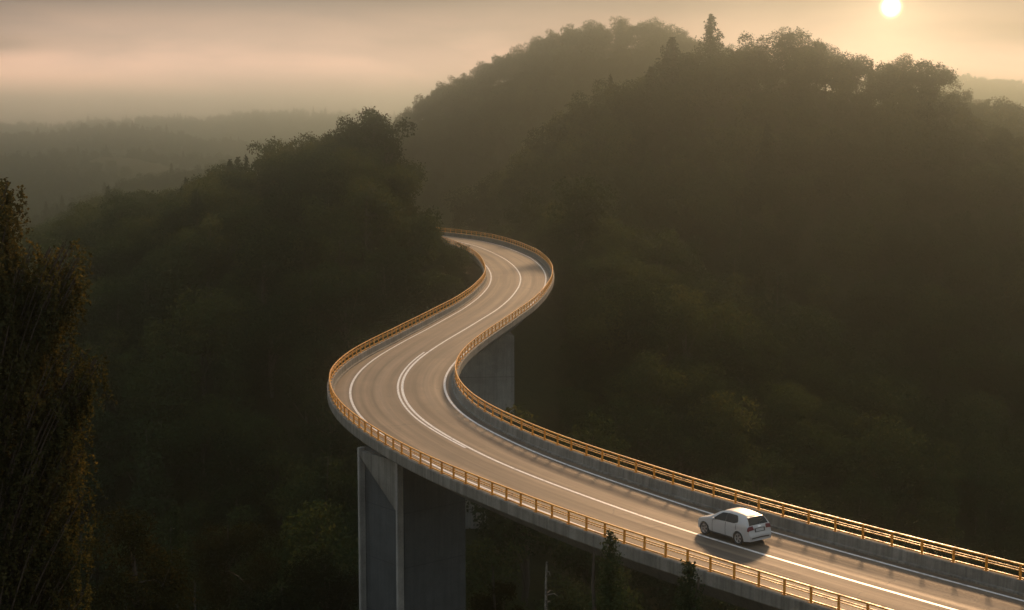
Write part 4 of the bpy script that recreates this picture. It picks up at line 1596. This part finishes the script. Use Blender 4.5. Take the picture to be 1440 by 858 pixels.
# ------------------------------------------------------------------ haze
HAZE_D = 0.00112
bm = bmesh.new()
bm_box(bm, (0, (4400 - 640) / 2, (-75 + 70) / 2), (6200, 4400 + 640, 70 + 75))
hm = bpy.data.materials.new('haze_air')
hm.use_nodes = True
hm.node_tree.nodes.clear()
ho = hm.node_tree.nodes.new('ShaderNodeOutputMaterial')
pv = hm.node_tree.nodes.new('ShaderNodeVolumePrincipled')
pv.inputs['Color'].default_value = (0.82, 0.945, 0.915, 1)
pv.inputs['Density'].default_value = HAZE_D
pv.inputs['Anisotropy'].default_value = 0.978
pv.inputs['Density Attribute'].default_value = ''
hm.node_tree.links.new(pv.outputs[0], ho.inputs['Volume'])
hz_o = from_bm('haze', bm, hm)
tag(hz_o, 'thin warm morning haze filling the valley', kind='stuff')

# ------------------------------------------------------------------ light
SUN_EL, SUN_AZ = R(20.5), R(14.0)          # azimuth clockwise from +y
sd = Vector((math.sin(SUN_AZ) * math.cos(SUN_EL), math.cos(SUN_AZ) * math.cos(SUN_EL), math.sin(SUN_EL)))
sl = bpy.data.lights.new('sun', 'SUN')
sl.energy = 4.0
sl.angle = R(6.0)
sl.color = (1.0, 0.59, 0.30)
so = bpy.data.objects.new('sun', sl)
so.rotation_euler = sd.to_track_quat('Z', 'Y').to_euler()
so.location = (60, 200, 150)
link(so)

world = bpy.data.worlds.new('World')
scene.world = world
world.use_nodes = True
nt = world.node_tree
nt.nodes.clear()
wo = nt.nodes.new('ShaderNodeOutputWorld')
bg = nt.nodes.new('ShaderNodeBackground')
nt.links.new(bg.outputs[0], wo.inputs[0])
sky = nt.nodes.new('ShaderNodeTexSky')
sky.sky_type = 'NISHITA'
sky.sun_disc = False
sky.sun_elevation = SUN_EL
sky.sun_rotation = SUN_AZ
sky.air_density = 1.6
sky.dust_density = 4.0
tc = nt.nodes.new('ShaderNodeTexCoord')
nrm = nt.nodes.new('ShaderNodeVectorMath'); nrm.operation = 'NORMALIZE'
nt.links.new(tc.outputs['Generated'], nrm.inputs[0])
sep = nt.nodes.new('ShaderNodeSeparateXYZ')
nt.links.new(nrm.outputs[0], sep.inputs[0])
zc = math_n(nt, 'MAXIMUM', sep.outputs[2], 0.0)
# stratus: long soft streaks, noise laid out by compass direction and elevation
azd = math_n(nt, 'MULTIPLY', math_n(nt, 'ARCTAN2', sep.outputs[0], sep.outputs[1]), 180 / math.pi)
eld = math_n(nt, 'MULTIPLY', math_n(nt, 'ARCSINE', sep.outputs[2]), 180 / math.pi)
cmb = nt.nodes.new('ShaderNodeCombineXYZ')
nt.links.new(math_n(nt, 'DIVIDE', azd, 9.0), cmb.inputs[0])
nt.links.new(math_n(nt, 'DIVIDE', eld, 1.9), cmb.inputs[1])
cmb.inputs[2].default_value = 3.3
cn = node(nt, 'ShaderNodeTexNoise', i_Scale=1.0, i_Detail=4.0, i_Roughness=0.48, i_Distortion=0.4)
nt.links.new(cmb.outputs[0], cn.inputs['Vector'])


def cloud_bank(az, e, wa, we):
    """a soft bank of cloud at a compass direction, ragged by the same noise"""
    a = math_n(nt, 'POWER', math_n(nt, 'ABSOLUTE', math_n(nt, 'DIVIDE', math_n(nt, 'SUBTRACT', azd, az), wa)), 2.0)
    b_ = math_n(nt, 'POWER', math_n(nt, 'ABSOLUTE', math_n(nt, 'DIVIDE', math_n(nt, 'SUBTRACT', eld, e), we)), 2.0)
    d_ = math_n(nt, 'ADD', math_n(nt, 'ADD', a, b_), math_n(nt, 'MULTIPLY', math_n(nt, 'SUBTRACT', cn.outputs['Fac'], 0.5), -1.8))
    return math_n(nt, 'EXPONENT', math_n(nt, 'MULTIPLY', math_n(nt, 'MAXIMUM', d_, 0.0), -1.1))


banks = cloud_bank(19.8, 3.0, 4.4, 0.62)
for args in ((-19.0, 4.9, 8.5, 1.1), (-19.5, 2.5, 3.4, 0.35), (-4.0, 4.6, 4.0, 0.5), (6.0, 9.0, 14.0, 2.2), (26.0, 6.5, 7.0, 1.2), (-25.0, 9.0, 12.0, 1.6)):
    banks = math_n(nt, 'MAXIMUM', banks, cloud_bank(*args))

# sky light and clouds lit by the low sun
vs = Vector(ray(1253, 10)).normalized()              # where the sun shows through the cloud
dot = nt.nodes.new('ShaderNodeVectorMath'); dot.operation = 'DOT_PRODUCT'
nt.links.new(nrm.outputs[0], dot.inputs[0])
dot.inputs[1].default_value = vs
cosang = dot.outputs['Value']
ang = math_n(nt, 'ARCCOSINE', math_n(nt, 'MINIMUM', cosang, 0.9999999))
angd = math_n(nt, 'MULTIPLY', ang, 180 / math.pi)
# warm glow falls off over tens of degrees
def expfall(k, a):
    return math_n(nt, 'MULTIPLY', math_n(nt, 'EXPONENT', math_n(nt, 'MULTIPLY', angd, -1.0 / k)), a)
# base gradient by elevation
el = math_n(nt, 'MULTIPLY', math_n(nt, 'ARCSINE', zc), 180 / math.pi)
g1 = ramp(nt, math_n(nt, 'DIVIDE', el, 60.0, True), [(0.0, (2.55, 1.38, 0.98)), (0.026, (2.38, 1.30, 0.93)), (0.046, (0.96, 0.60, 0.45)), (0.068, (0.29, 0.215, 0.195)), (0.085, (0.28, 0.235, 0.22)), (0.14, (0.46, 0.43, 0.39)), (0.4, (0.50, 0.53, 0.56)), (1.0, (0.44, 0.48, 0.54))])
wide = math_n(nt, 'SUBTRACT', 0.96, expfall(12.0, 0.14))
base = mixrgb(nt, 1.0, g1.outputs[0], wide, 'MULTIPLY') if False else None
wc = nt.nodes.new('ShaderNodeCombineXYZ')
for k in range(3): nt.links.new(wide, wc.inputs[k])
base = mixrgb(nt, 1.0, g1.outputs[0], wc.outputs[0], 'MULTIPLY')
# clouds darken and grey it
cm = ramp(nt, cn.outputs['Fac'], [(0.40, (1.10, 1.07, 1.02)), (0.52, (0.84, 0.85, 0.87)), (0.64, (0.56, 0.59, 0.64))])
base = mixrgb(nt, 0.80, base, cm.outputs[0], 'MULTIPLY')
base = mixrgb(nt, banks, base, mixrgb(nt, 1.0, base, (0.26, 0.27, 0.29), 'MULTIPLY'))
# blue grey daylight from the clear part of the sky (Nishita)
skm = nt.nodes.new('ShaderNodeVectorMath'); skm.operation = 'SCALE'
skm.inputs['Scale'].default_value = 0.003
nt.links.new(sky.outputs[0], skm.inputs[0])
base = mixrgb(nt, 1.0, base, skm.outputs[0], 'ADD')
# glow of the sun through the cloud, and its disc
def add_glow(b_, amt, c):
    v = nt.nodes.new('ShaderNodeVectorMath'); v.operation = 'SCALE'
    v.inputs[0].default_value = c
    nt.links.new(amt, v.inputs['Scale'])
    return mixrgb(nt, 1.0, b_, v.outputs[0], 'ADD')
veil = ramp(nt, banks, [(0.0, (1, 1, 1)), (1.0, (0.30, 0.30, 0.30))])
gl = math_n(nt, 'MULTIPLY', expfall(1.7, 0.50), veil.outputs[0])
base = add_glow(base, gl, (1.0, 0.66, 0.40))
disc = nt.nodes.new('ShaderNodeMapRange'); disc.interpolation_type = 'SMOOTHSTEP'
disc.inputs['From Min'].default_value = 0.66; disc.inputs['From Max'].default_value = 0.0
nt.links.new(angd, disc.inputs['Value'])
base = add_glow(base, math_n(nt, 'MULTIPLY', math_n(nt, 'POWER', disc.outputs[0], 4.0), 34.0), (1.0, 0.70, 0.38))
nt.links.new(base, bg.inputs['Color'])
bg.inputs['Strength'].default_value = 1.0
world.cycles.sampling_method = 'MANUAL'
world.cycles.sample_map_resolution = 4096

# ------------------------------------------------------------------ camera and render
cd = bpy.data.cameras.new('camera')
cd.sensor_width = 36.0
cd.lens = FPX / 1440 * 36.0
cd.clip_start = 0.5
cd.clip_end = 20000
co = bpy.data.objects.new('camera', cd)
co.location = (0, 0, CAMZ)
co.rotation_euler = (R(90) - PITCH, 0, 0)
link(co)
scene.camera = co

scene.view_settings.view_transform = 'Standard'
scene.view_settings.look = 'None'
scene.view_settings.exposure = 0.06
scene.view_settings.gamma = 1.0
scene.render.engine = 'CYCLES'
cy = scene.cycles
cy.use_denoising = True
try:
    cy.denoiser = 'OPENIMAGEDENOISE'
    cy.denoising_input_passes = 'RGB_ALBEDO_NORMAL'
    cy.denoising_prefilter = 'ACCURATE'
except Exception:
    pass
cy.max_bounces = 5
cy.diffuse_bounces = 3
cy.glossy_bounces = 3
cy.transmission_bounces = 3
cy.volume_bounces = 2
cy.sample_clamp_indirect = 4.0
cy.use_adaptive_sampling = False
